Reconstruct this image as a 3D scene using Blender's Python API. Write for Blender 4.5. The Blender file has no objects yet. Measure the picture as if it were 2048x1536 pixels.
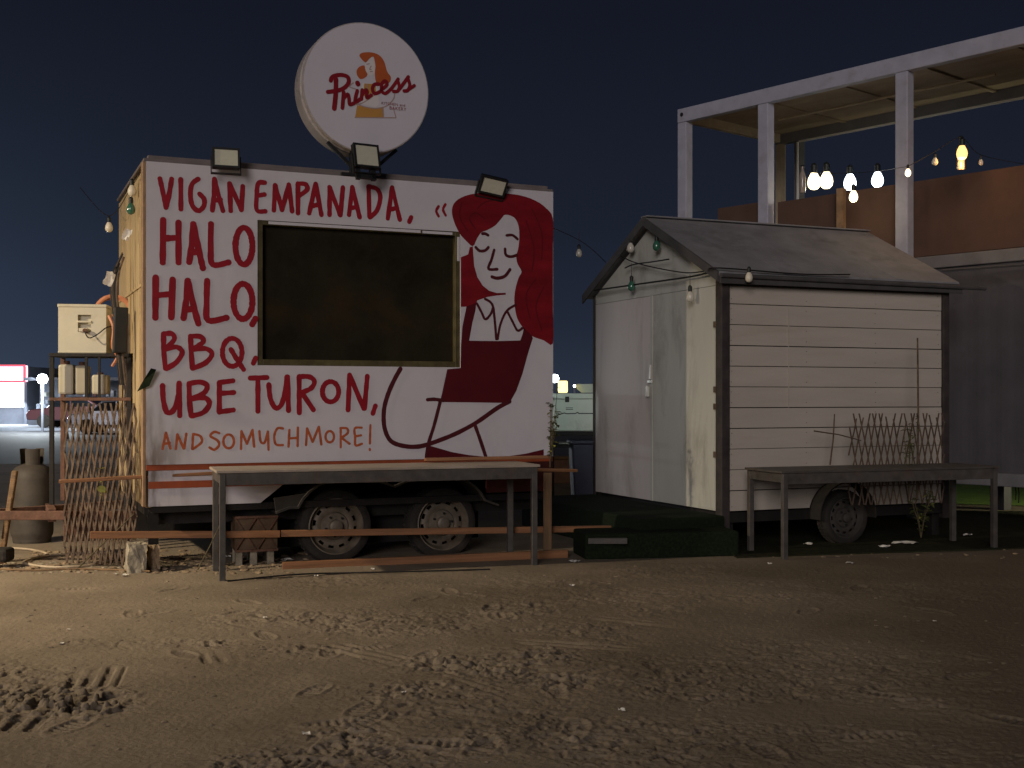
import bpy, bmesh, math, random
import numpy as np
from mathutils import Vector, Matrix
random.seed(7); np.random.seed(7)
R = math.radians
S = bpy.context.scene
COL = S.collection

# ------------------------------------------------------------ camera, world, sun
CH, F, HY = 1.5, 2400.0, 795.0            # eye height, focal length and horizon row of the 2048 px picture
cam = bpy.data.cameras.new('camera'); camo = bpy.data.objects.new('camera', cam); COL.objects.link(camo)
camo.location = (0, 0, CH); camo.rotation_euler = (R(90), 0, 0)
cam.sensor_width = 36; cam.lens = 36 * F / 2048; cam.shift_y = (HY - 768) / 2048
cam.clip_start = .1; cam.clip_end = 3000
S.camera = camo
S.view_settings.view_transform = 'Standard'; S.view_settings.look = 'None'
S.view_settings.exposure = 0; S.view_settings.gamma = 1

w = bpy.data.worlds.new('World'); S.world = w; w.use_nodes = True
nt = w.node_tree; N = nt.nodes; L = nt.links; N.clear()
SUN_DIR = Vector((-.20, -.95, .235)).normalized()      # towards the source
sky = N.new('ShaderNodeTexSky'); sky.sky_type = 'NISHITA'; sky.sun_disc = False
sky.sun_elevation = R(-4); sky.sun_rotation = R(190)
bg1 = N.new('ShaderNodeBackground'); bg1.inputs[1].default_value = .01
L.new(sky.outputs[0], bg1.inputs[0])
tc = N.new('ShaderNodeTexCoord'); sep = N.new('ShaderNodeSeparateXYZ'); L.new(tc.outputs['Generated'], sep.inputs[0])
ramp = N.new('ShaderNodeValToRGB'); L.new(sep.outputs['Z'], ramp.inputs[0])
cr = ramp.color_ramp; cr.elements[0].position = 0; cr.elements[0].color = (.024, .032, .052, 1)
cr.elements[1].position = .5; cr.elements[1].color = (.0062, .0078, .0145, 1)
e = cr.elements.new(.06); e.color = (.0155, .021, .037, 1)
e = cr.elements.new(.14); e.color = (.0110, .0145, .026, 1)
e = cr.elements.new(.30); e.color = (.0070, .0090, .0170, 1)
# light pollution over the lit street to the left: a low glow round one bearing
dot = N.new('ShaderNodeVectorMath'); dot.operation = 'DOT_PRODUCT'; L.new(tc.outputs['Generated'], dot.inputs[0])
dot.inputs[1].default_value = Vector((-.50, 1, .0)).normalized()
pw = N.new('ShaderNodeMath'); pw.operation = 'POWER'; L.new(dot.outputs['Value'], pw.inputs[0]); pw.inputs[1].default_value = 70
pm = N.new('ShaderNodeMath'); pm.operation = 'MAXIMUM'; L.new(pw.outputs[0], pm.inputs[0]); pm.inputs[1].default_value = 0
glow = N.new('ShaderNodeVectorMath'); glow.operation = 'SCALE'; glow.inputs[0].default_value = (.013, .021, .034)
L.new(pm.outputs[0], glow.inputs['Scale'])
add = N.new('ShaderNodeVectorMath'); add.operation = 'ADD'; L.new(ramp.outputs[0], add.inputs[0]); L.new(glow.outputs[0], add.inputs[1])
bg2 = N.new('ShaderNodeBackground'); L.new(add.outputs[0], bg2.inputs[0]); bg2.inputs[1].default_value = 1
ash = N.new('ShaderNodeAddShader'); L.new(bg1.outputs[0], ash.inputs[0]); L.new(bg2.outputs[0], ash.inputs[1])
wo = N.new('ShaderNodeOutputWorld'); L.new(ash.outputs[0], wo.inputs[0])

sun = bpy.data.lights.new('sun', 'SUN'); so = bpy.data.objects.new('sun', sun); COL.objects.link(so)
sun.energy = .92; sun.angle = R(20); sun.color = (1, .91, .89)
so.rotation_euler = SUN_DIR.to_track_quat('Z', 'Y').to_euler()

# ------------------------------------------------------------ materials
def mat(name, col, rough=.7, var=.18, scale=6.0, bump=.0, bscale=40, metal=0, stain=None, stain_amt=.5, stain_scale=1.5,
        stretch=(1, 1, 1), coat=0, emis=None, estr=0, spec=.4, trans=0):
    m = bpy.data.materials.new(name); m.use_nodes = True
    t = m.node_tree; n = t.nodes; l = t.links; b = n['Principled BSDF']
    b.inputs['Roughness'].default_value = rough; b.inputs['Metallic'].default_value = metal
    b.inputs['Specular IOR Level'].default_value = spec
    b.inputs['Coat Weight'].default_value = coat; b.inputs['Transmission Weight'].default_value = trans
    c = n.new('ShaderNodeTexCoord'); mp = n.new('ShaderNodeMapping'); l.new(c.outputs['Object'], mp.inputs[0])
    mp.inputs['Scale'].default_value = stretch
    nz = n.new('ShaderNodeTexNoise'); nz.inputs['Scale'].default_value = scale; nz.inputs['Detail'].default_value = 8
    nz.inputs['Roughness'].default_value = .62
    l.new(mp.outputs[0], nz.inputs[0])
    rp = n.new('ShaderNodeValToRGB'); l.new(nz.outputs[0], rp.inputs[0])
    rp.color_ramp.elements[0].position = .3; rp.color_ramp.elements[1].position = .7
    rp.color_ramp.elements[0].color = tuple(v * (1 - var) for v in col) + (1,)
    rp.color_ramp.elements[1].color = tuple(min(1, v * (1 + var)) for v in col) + (1,)
    out = rp.outputs[0]
    if stain:
        n2 = n.new('ShaderNodeTexNoise'); n2.inputs['Scale'].default_value = stain_scale; n2.inputs['Detail'].default_value = 9
        n2.inputs['Roughness'].default_value = .7; n2.inputs['Distortion'].default_value = .4
        l.new(mp.outputs[0], n2.inputs[0])
        r2 = n.new('ShaderNodeValToRGB'); l.new(n2.outputs[0], r2.inputs[0])
        r2.color_ramp.elements[0].position = .52; r2.color_ramp.elements[0].color = (0, 0, 0, 1)
        r2.color_ramp.elements[1].position = .75; r2.color_ramp.elements[1].color = (stain_amt,) * 3 + (1,)
        mx = n.new('ShaderNodeMix'); mx.data_type = 'RGBA'
        l.new(r2.outputs[0], mx.inputs['Factor']); l.new(out, mx.inputs['A']); mx.inputs['B'].default_value = stain + (1,)
        out = mx.outputs['Result']
    l.new(out, b.inputs['Base Color'])
    mr = n.new('ShaderNodeMapRange'); l.new(nz.outputs[0], mr.inputs[0])
    mr.inputs['To Min'].default_value = max(0, rough - .1); mr.inputs['To Max'].default_value = min(1, rough + .1)
    l.new(mr.outputs[0], b.inputs['Roughness'])
    if bump:
        n3 = n.new('ShaderNodeTexNoise'); n3.inputs['Scale'].default_value = bscale; n3.inputs['Detail'].default_value = 6
        l.new(mp.outputs[0], n3.inputs[0])
        bp = n.new('ShaderNodeBump'); bp.inputs['Strength'].default_value = bump; bp.inputs['Distance'].default_value = .02
        l.new(n3.outputs[0], bp.inputs['Height']); l.new(bp.outputs[0], b.inputs['Normal'])
    if emis:
        b.inputs['Emission Color'].default_value = emis + (1,); b.inputs['Emission Strength'].default_value = estr
    return m

M = {}
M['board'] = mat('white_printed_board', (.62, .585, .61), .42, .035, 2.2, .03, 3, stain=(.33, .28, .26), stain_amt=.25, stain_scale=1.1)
def board_darken(m):  # darkens the board in noisy blotches towards its lower left
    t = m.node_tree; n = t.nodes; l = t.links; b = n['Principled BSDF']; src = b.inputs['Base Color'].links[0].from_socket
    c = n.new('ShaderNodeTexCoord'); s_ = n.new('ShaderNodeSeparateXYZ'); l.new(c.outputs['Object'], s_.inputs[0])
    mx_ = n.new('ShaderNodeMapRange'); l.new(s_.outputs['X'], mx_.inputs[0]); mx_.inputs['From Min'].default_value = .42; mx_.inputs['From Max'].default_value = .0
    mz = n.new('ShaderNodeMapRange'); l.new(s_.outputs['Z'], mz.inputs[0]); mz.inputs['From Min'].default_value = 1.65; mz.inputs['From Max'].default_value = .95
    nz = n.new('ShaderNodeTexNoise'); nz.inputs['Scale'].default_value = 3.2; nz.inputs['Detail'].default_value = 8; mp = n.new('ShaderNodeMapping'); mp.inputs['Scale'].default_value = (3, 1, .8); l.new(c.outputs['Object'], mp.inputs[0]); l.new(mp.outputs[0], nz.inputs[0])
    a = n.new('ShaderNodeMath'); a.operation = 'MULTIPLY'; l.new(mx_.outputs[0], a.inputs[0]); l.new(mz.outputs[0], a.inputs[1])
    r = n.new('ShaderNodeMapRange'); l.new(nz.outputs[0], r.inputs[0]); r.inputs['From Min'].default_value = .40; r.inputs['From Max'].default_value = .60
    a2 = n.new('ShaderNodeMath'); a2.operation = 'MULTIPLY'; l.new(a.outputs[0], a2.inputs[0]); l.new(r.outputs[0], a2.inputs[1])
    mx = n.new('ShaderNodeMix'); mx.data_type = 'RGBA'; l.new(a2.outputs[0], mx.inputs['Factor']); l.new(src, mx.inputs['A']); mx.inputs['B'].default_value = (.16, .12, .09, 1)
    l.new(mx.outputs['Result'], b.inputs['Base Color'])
board_darken(M['board'])
M['paint_red'] = mat('crimson_paint', (.29, .006, .016), .5, .16, 7)
M['paint_hair'] = mat('hair_red_paint', (.19, .003, .008), .5, .3, 2.2, stretch=(1, 1, 3))
M['paint_apron'] = mat('apron_maroon_paint', (.085, .002, .006), .5, .15, 3)
M['paint_line'] = mat('outline_maroon_paint', (.07, .004, .008), .55, .2, 8)
M['paint_orange'] = mat('orange_brush_paint', (.42, .095, .03), .55, .3, 22)
M['cream_end'] = mat('cream_painted_metal', (.47, .36, .20), .55, .12, 3, .1, 9, stain=(.28, .16, .06), stain_amt=.6, stain_scale=2.6, stretch=(1, 1, .5))
M['trim_brown'] = mat('brown_edge_trim', (.30, .19, .11), .6, .3, 8, stain=(.1, .06, .04))
M['roof_grey'] = mat('roof_sheet', (.18, .15, .14), .7, .2, 5)
M['olive'] = mat('olive_hatch_frame', (.10, .082, .034), .5, .4, 9, metal=.2, stain=(.05, .035, .02), stain_amt=.8, stain_scale=6)
M['hatch'] = mat('dark_hatch_board', (.021, .017, .009), .5, .5, 1.6, .1, 20, stain=(.045, .026, .010), stain_amt=.9, stain_scale=1.2, spec=.15)
M['black_iron'] = mat('black_chassis_steel', (.012, .010, .009), .7, .4, 9, .2, 30)
M['maroon_panel'] = mat('maroon_skirt', (.06, .010, .008), .6, .3, 5)
M['stripe'] = mat('rust_orange_stripe', (.33, .07, .025), .5, .2, 5, stain=(.12, .03, .02))
M['tyre'] = mat('tyre_rubber', (.022, .019, .016), .85, .35, 12, .3, 60, stain=(.10, .07, .045), stain_amt=.45, stain_scale=5)
M['rim'] = mat('dusty_wheel_rim', (.17, .14, .105), .55, .35, 9, .1, 40, metal=.2, stain=(.12, .07, .04), stain_amt=.7, stain_scale=7)
M['rim_dark'] = mat('dark_dusty_rim', (.045, .04, .035), .75, .3, 9)
M['frame_black'] = mat('black_floodlight_housing', (.015, .015, .015), .5, .3, 9)
M['flood_glass'] = mat('floodlight_glass', (.60, .58, .45), .12, .08, 3, coat=.6, stain=(.35, .33, .22), stain_amt=.5, stain_scale=8)
M['sign_white'] = mat('sign_white_plastic', (.60, .565, .605), .35, .03, 3)
M['sign_rim'] = mat('sign_rim_dirty', (.40, .36, .34), .6, .2, 6, stain=(.10, .08, .07), stain_amt=.9, stain_scale=6)
M['logo_red'] = mat('logo_maroon', (.22, .004, .012), .5, .1, 6)
M['logo_orange'] = mat('logo_orange', (.44, .095, .025), .5, .12, 6)
M['logo_tan'] = mat('logo_tan', (.50, .25, .06), .5, .08, 6)
M['logo_pale'] = mat('logo_pale', (.68, .62, .60), .5, .03, 6)
M['logo_grey'] = mat('logo_outline', (.40, .27, .24), .5, .05, 6)
M['table_steel'] = mat('grey_painted_steel', (.075, .068, .060), .6, .3, 10, .1, 50, stain=(.14, .07, .035), stain_amt=.5, stain_scale=7)
M['table_top'] = mat('weathered_table_top', (.36, .30, .24), .6, .2, 7, .15, 30, stain=(.12, .09, .06), stretch=(.4, 1, 1))
M['wood'] = mat('orange_brown_wood', (.25, .115, .050), .6, .35, 5, .3, 22, stretch=(.25, 4, 6), stain=(.09, .04, .02), stain_amt=.6, stain_scale=3)
M['wood_old'] = mat('old_dusty_wood', (.20, .12, .06), .75, .4, 5, .4, 22, stretch=(.3, 4, 4), stain=(.06, .04, .025), stain_amt=.7, stain_scale=3)
M['lattice'] = mat('rusty_lattice', (.095, .062, .042), .8, .5, 14, .4, 60, stain=(.30, .23, .16), stain_amt=.6, stain_scale=10)
M['shed_plank'] = mat('cream_shed_plank', (.50, .445, .38), .6, .07, 2.5, .12, 30, stretch=(.3, 1, 2), stain=(.33, .26, .19), stain_amt=.4, stain_scale=2)
M['shed_door'] = mat('grey_door_green_bounce', (.53, .53, .475), .5, .06, 1.3, .06, 6, stain=(.19, .17, .14), stain_amt=.7, stain_scale=1.7, stretch=(1.5, 1.5, .45))  # greenish tint paints coloured bounce light into the gable colour
M['shed_door_pink_bounce'] = mat('door_pink_bounce', (.60, .555, .53), .5, .06, 1.3, .06, 6, stain=(.24, .19, .16), stain_amt=.6, stain_scale=1.7, stretch=(1.5, 1.5, .45))  # pink cast of coloured bounce light put into this leaf's colour
M['shed_trim'] = mat('dark_shed_post', (.045, .036, .033), .7, .4, 7, .2, 30)
M['pale_edge'] = mat('pale_door_edge', (.50, .47, .33), .6, .15, 12, stain=(.1, .08, .05))
M['felt'] = mat('grey_roof_felt', (.235, .228, .235), .85, .2, 3, .25, 90, stain=(.05, .045, .042), stain_amt=.7)
M['felt_dark'] = mat('dark_barge_board', (.07, .065, .065), .75, .25, 5)
M['turf'] = mat('dark_artificial_turf', (.012, .019, .009), .95, .5, 40, .6, 300, spec=.1)
M['mat_turf'] = mat('worn_turf_mat', (.026, .027, .014), .95, .5, 14, .6, 300, stain=(.06, .045, .025), stain_amt=.7, spec=.1)
M['white_plastic'] = mat('yellowed_white_plastic', (.58, .54, .41), .4, .08, 4, stain=(.40, .31, .18), stain_amt=.5, stain_scale=4)
M['white_cool'] = mat('cool_white_plastic', (.70, .74, .66), .35, .06, 5, stain=(.35, .38, .32), stain_amt=.5, stain_scale=5)
M['hose'] = mat('orange_hose', (.50, .20, .10), .5, .2, 9)
M['rust'] = mat('rusty_steel', (.13, .065, .042), .8, .45, 9, .3, 40, stain=(.22, .13, .085), stain_amt=.5, stain_scale=5)
M['gas'] = mat('dusty_grey_cylinder', (.065, .055, .045), .65, .3, 6, .1, 30, stain=(.05, .04, .035), stain_amt=.8, stain_scale=3)
M['concrete'] = mat('crumbly_concrete', (.32, .28, .21), .9, .35, 9, .6, 30, stain=(.12, .1, .07))
M['crate'] = mat('brown_crate', (.12, .075, .042), .8, .3, 9, .2, 30)
M['cont_paint'] = mat('grey_container_frame', (.40, .40, .47), .6, .12, 5, .08, 30, stain=(.2, .15, .12), stain_amt=.5, stain_scale=3)
M['cont_wall'] = mat('dark_blue_grey_wall', (.085, .08, .088), .7, .15, 2, stain=(.05, .045, .05), stain_amt=.5)
M['cont_edge'] = mat('grey_blue_rail', (.17, .165, .17), .6, .15, 4)
M['ceiling'] = mat('beige_ply_ceiling', (.34, .265, .19), .75, .2, 2.2, stain=(.2, .12, .07), stain_amt=.6, stain_scale=1.5, stretch=(1, 2, 1))
M['beige_post'] = mat('beige_post', (.45, .36, .25), .7, .15, 6)
M['parapet'] = mat('brown_parapet_cloth', (.10, .056, .040), .85, .15, 3)
M['white_strip'] = mat('white_edge_strip', (.75, .72, .68), .5, .05, 6)
M['cable'] = mat('black_cable', (.012, .011, .011), .6, .2, 9)
M['grey_cable'] = mat('pale_cable', (.42, .34, .24), .6, .2, 9)
M['socket'] = mat('bulb_socket', (.015, .018, .016), .5, .2, 9)
M['bulb_clear'] = mat('clear_unlit_bulb', (.55, .52, .45), .15, .1, 9, coat=.5)
M['bulb_white'] = mat('milky_unlit_bulb', (.72, .66, .52), .3, .05, 9)
M['bulb_green'] = mat('green_unlit_bulb', (.035, .13, .085), .15, .1, 9, coat=.8)
M['bottle'] = mat('grey_glass_bottle', (.30, .25, .22), .2, .2, 9, coat=.5)
M['foliage'] = mat('dusty_leaf', (.075, .085, .025), .7, .5, 30)
M['foliage_dry'] = mat('dry_leaf', (.30, .30, .06), .7, .3, 30)
M['stem'] = mat('plant_stem', (.09, .07, .035), .8, .3, 20)
M['bin'] = mat('navy_bin_plastic', (.045, .048, .075), .5, .15, 9)
M['scrap'] = mat('white_litter', (.75, .72, .66), .7, .1, 30)
M['stone'] = mat('dusty_stone', (.26, .19, .12), .9, .3, 20, .3, 60)
M['lit_white'] = mat('lit_cool_white', (.8, .8, .8), .5, emis=(.80, .92, 1), estr=6)
M['lit_warm'] = mat('lit_warm_white', (.8, .8, .8), .5, emis=(1, .80, .46), estr=3)
M['lit_amber'] = mat('lit_amber', (.8, .6, .4), .5, emis=(1, .50, .13), estr=2.2)
M['lit_pink'] = mat('lit_red_fascia', (.8, .5, .5), .5, emis=(1, .55, .68), estr=2.6)
M['lit_red_edge'] = mat('lit_red_edge', (.6, .1, .1), .5, emis=(1, .10, .18), estr=.8)
M['lit_shop'] = mat('lit_shop_window', (.8, .8, .8), .5, emis=(.93, .96, 1), estr=4)
M['lit_goods'] = mat('glossy_goods', (.45, .5, .58), .3, .7, 2.5)
M['yellow_cup'] = mat('yellow_cup_painted_glow', (.8, .7, .3), .4, emis=(1, .80, .30), estr=2.2)  # a cup, no lamp: emission stands in for light falling on it
M['far_wall'] = mat('far_building_wall', (.16, .17, .2), .8, .2, 1)
M['asphalt'] = mat('dark_asphalt', (.03, .03, .035), .8, .2, 2)
M['far_pave'] = mat('far_pavement', (.22, .24, .28), .8, .3, 1)
M['car_paint'] = mat('silver_car_paint', (.35, .37, .42), .25, .05, 2, metal=.6, coat=1)
M['car_red'] = mat('dark_red_car_paint', (.08, .03, .035), .3, .05, 2, metal=.4, coat=1)
M['car_glass'] = mat('car_glass', (.01, .012, .015), .08, .1, 2)
M['lit_turf'] = mat('green_turf', (.16, .26, .04), .9, .3, 9, .4, 200)
M['low_wall'] = mat('reddish_low_wall', (.22, .12, .09), .85, .3, 4, .2, 20)
M['assumed_lamp_glass'] = mat('assumed_lamp_lens', (.8, .7, .5), .3, emis=(1, .78, .45), estr=6)  # lens of the assumed lamp, out of view at the left

# ground: sand with colour patches and fine relief
def ground_material():
    m = mat('trodden_sand', (.265, .215, .160), .95, .14, 1.3, 0, stain=(.15, .12, .085), stain_amt=.85, stain_scale=.55, spec=.1)
    n = m.node_tree.nodes; l = m.node_tree.links; b = n['Principled BSDF']
    c = n.new('ShaderNodeTexCoord')
    a = n.new('ShaderNodeTexNoise'); a.inputs['Scale'].default_value = 18; a.inputs['Detail'].default_value = 10; a.inputs['Roughness'].default_value = .7
    v = n.new('ShaderNodeTexNoise'); v.inputs['Scale'].default_value = 140; v.inputs['Detail'].default_value = 4
    l.new(c.outputs['Object'], a.inputs[0]); l.new(c.outputs['Object'], v.inputs[0])
    b1 = n.new('ShaderNodeBump'); b1.inputs['Strength'].default_value = .55; b1.inputs['Distance'].default_value = .025
    b2 = n.new('ShaderNodeBump'); b2.inputs['Strength'].default_value = .5; b2.inputs['Distance'].default_value = .004
    l.new(a.outputs[0], b1.inputs['Height']); l.new(v.outputs[0], b2.inputs['Height'])
    l.new(b1.outputs[0], b2.inputs['Normal']); l.new(b2.outputs[0], b.inputs['Normal'])
    return m
M['sand'] = ground_material()
def add_falloff(m):
    """sand painted darker in large patches towards the right, as the light falls off"""
    t = m.node_tree; n = t.nodes; l = t.links; b = n['Principled BSDF']; src = b.inputs['Base Color'].links[0].from_socket
    c = n.new('ShaderNodeTexCoord'); nz = n.new('ShaderNodeTexNoise'); nz.inputs['Scale'].default_value = .42; nz.inputs['Detail'].default_value = 9; nz.inputs['Roughness'].default_value = .6
    l.new(c.outputs['Object'], nz.inputs[0]); s_ = n.new('ShaderNodeSeparateXYZ'); l.new(c.outputs['Object'], s_.inputs[0])
    mr = n.new('ShaderNodeMapRange'); l.new(s_.outputs['X'], mr.inputs[0]); mr.inputs['From Min'].default_value = -4; mr.inputs['From Max'].default_value = 4; mr.inputs['To Min'].default_value = -.10; mr.inputs['To Max'].default_value = .14  # bias along X paints the left-to-right light falloff into the sand
    a = n.new('ShaderNodeMath'); l.new(nz.outputs[0], a.inputs[0]); l.new(mr.outputs[0], a.inputs[1])
    r = n.new('ShaderNodeMapRange'); l.new(a.outputs[0], r.inputs[0]); r.inputs['From Min'].default_value = .44; r.inputs['From Max'].default_value = .66; r.inputs['To Max'].default_value = .75
    mx = n.new('ShaderNodeMix'); mx.data_type = 'RGBA'; mx.inputs['B'].default_value = (.135, .108, .076, 1)
    l.new(r.outputs[0], mx.inputs['Factor']); l.new(src, mx.inputs['A']); l.new(mx.outputs['Result'], b.inputs['Base Color'])
add_falloff(M['sand'])

# ------------------------------------------------------------ helpers
def tag(o, label=None, cat=None, group=None, kind=None):
    if label: o['label'] = label
    if cat: o['category'] = cat
    if group: o['group'] = group
    if kind: o['kind'] = kind
    return o
def thing(name, label, cat, loc=(0, 0, 0), rz=0, group=None):
    o = bpy.data.objects.new(name, None); COL.objects.link(o)
    o.location = loc; o.rotation_euler = (0, 0, rz); o.empty_display_size = .1
    return tag(o, label, cat, group)
def P(px, py, Y): return Vector(((px - 1024) / F * Y, Y, CH + (HY - py) / F * Y))
def rel(p, o): return Vector(p) - Vector(o)

class MB:
    """collects primitives, links them as one mesh object"""
    def __init__(s): s.v = []; s.f = []; s.smooth = []
    def add(s, vs, fs, sm=False):
        k = len(s.v); s.v += [tuple(v) for v in vs]; s.f += [tuple(i + k for i in f) for f in fs]; s.smooth += [sm] * len(fs); return s
    def box(s, x0, x1, y0, y1, z0, z1):
        return s.add([(x0,y0,z0),(x1,y0,z0),(x1,y1,z0),(x0,y1,z0),(x0,y0,z1),(x1,y0,z1),(x1,y1,z1),(x0,y1,z1)],
                     [(0,3,2,1),(4,5,6,7),(0,1,5,4),(1,2,6,5),(2,3,7,6),(3,0,4,7)])
    def bar(s, a, b, w, h, up=(0, 0, 1)):
        a = Vector(a); b = Vector(b); d = (b - a).normalized(); up = Vector(up)
        if abs(d.dot(up)) > .98: up = Vector((1, 0, 0))
        r = d.cross(up).normalized(); u = r.cross(d)
        vs = [p + r * (sx * w / 2) + u * (sz * h / 2) for p in (a, b) for sx, sz in ((-1,-1),(1,-1),(1,1),(-1,1))]
        return s.add(vs, [(0,1,2,3),(7,6,5,4),(0,4,5,1),(1,5,6,2),(2,6,7,3),(3,7,4,0)])
    def tube(s, pts, r, n=8, r2=None):
        pts = [Vector(p) for p in pts]; m = len(pts); vs = []; fs = []
        ref = Vector((0, 0, 1))
        for i, p in enumerate(pts):
            d = (pts[min(i + 1, m - 1)] - pts[max(i - 1, 0)]).normalized()
            rr = ref if abs(d.dot(ref)) < .95 else Vector((1, 0, 0))
            a = d.cross(rr).normalized(); b = a.cross(d)
            q = r if r2 is None else r + (r2 - r) * i / (m - 1)
            vs += [p + (a * math.cos(2 * math.pi * k / n) + b * math.sin(2 * math.pi * k / n)) * q for k in range(n)]
        for i in range(m - 1):
            for k in range(n):
                fs.append((i*n+k, i*n+(k+1)%n, (i+1)*n+(k+1)%n, (i+1)*n+k))
        fs.append(tuple(range(n))[::-1]); fs.append(tuple((m-1)*n + k for k in range(n)))
        return s.add(vs, fs, True)
    def lathe(s, prof, n=24, c=(0, 0, 0), axis='z', close=True):
        vs = []; fs = []; m = len(prof); c = Vector(c)
        for (r, h) in prof:
            for k in range(n):
                a = 2 * math.pi * k / n; x = r * math.cos(a); y = r * math.sin(a)
                vs.append(c + (Vector((x, y, h)) if axis == 'z' else Vector((x, h, y))))
        for i in range(m - 1):
            for k in range(n): fs.append((i*n+k, i*n+(k+1)%n, (i+1)*n+(k+1)%n, (i+1)*n+k))
        if close:
            fs.append(tuple(range(n))[::-1]); fs.append(tuple((m-1)*n + k for k in range(n)))
        return s.add(vs, fs, True)
    def prism(s, poly, y0, y1):            # polygon in x,z pulled along y
        n = len(poly)
        vs = [(p[0], y0, p[1]) for p in poly] + [(p[0], y1, p[1]) for p in poly]
        fs = [tuple(range(n)), tuple(range(2*n-1, n-1, -1))] + [(i, n+i, n+(i+1)%n, (i+1)%n) for i in range(n)]
        return s.add(vs, fs)
    def build(s, name, m, parent=None, bevel=0, mesh_only=False, recalc=True):
        me = bpy.data.meshes.new(name); me.from_pydata(s.v, [], s.f); me.update()
        if recalc:
            bm = bmesh.new(); bm.from_mesh(me); bmesh.ops.recalc_face_normals(bm, faces=bm.faces); bm.to_mesh(me); bm.free()
        me.polygons.foreach_set('use_smooth', s.smooth)
        me.materials.append(m)
        o = bpy.data.objects.new(name, me); COL.objects.link(o)
        if parent: o.parent = parent
        if bevel:
            b = o.modifiers.new('bevel', 'BEVEL'); b.width = bevel; b.segments = 2; b.limit_method = 'ANGLE'; b.angle_limit = R(40)
        if any(s.smooth): me.set_sharp_from_angle(angle=R(38))
        return o
def copy_tree(o, parent=None):
    c = o.copy(); COL.objects.link(c); c.parent = parent
    for ch in list(o.children): copy_tree(ch, c)
    return c

def spline(pts, sub=5, closed=False):
    pts = [Vector(p) for p in pts]; n = len(pts)
    if n < 3: return pts
    out = []
    rng = range(n) if closed else range(n - 1)
    for i in rng:
        g = (lambda k: pts[k % n]) if closed else (lambda k: pts[max(0, min(n - 1, k))])
        p0, p1, p2, p3 = g(i - 1), g(i), g(i + 1), g(i + 2)
        for k in range(sub):
            t = k / sub
            out.append(.5 * ((2*p1) + (p2-p0)*t + (2*p0-5*p1+4*p2-p3)*t*t + (3*p1-p0-3*p2+p3)*t**3))
    if not closed: out.append(pts[-1])
    return out

# ------------------------------------------------------------ ground
def vnoise(x, y, seed):
    xi = np.floor(x).astype(np.int64); yi = np.floor(y).astype(np.int64); xf = x - xi; yf = y - yi
    def h(a, b):
        q = (a * 374761393 + b * 668265263 + seed * 982451653) & 0x7fffffff
        q = ((q ^ (q >> 13)) * 1274126177) & 0x7fffffff
        return ((q ^ (q >> 16)) & 0xffff) / 65535.0
    u = xf * xf * (3 - 2 * xf); v = yf * yf * (3 - 2 * yf)
    return (h(xi, yi) * (1-u) + h(xi+1, yi) * u) * (1-v) + (h(xi, yi+1) * (1-u) + h(xi+1, yi+1) * u) * v

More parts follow.
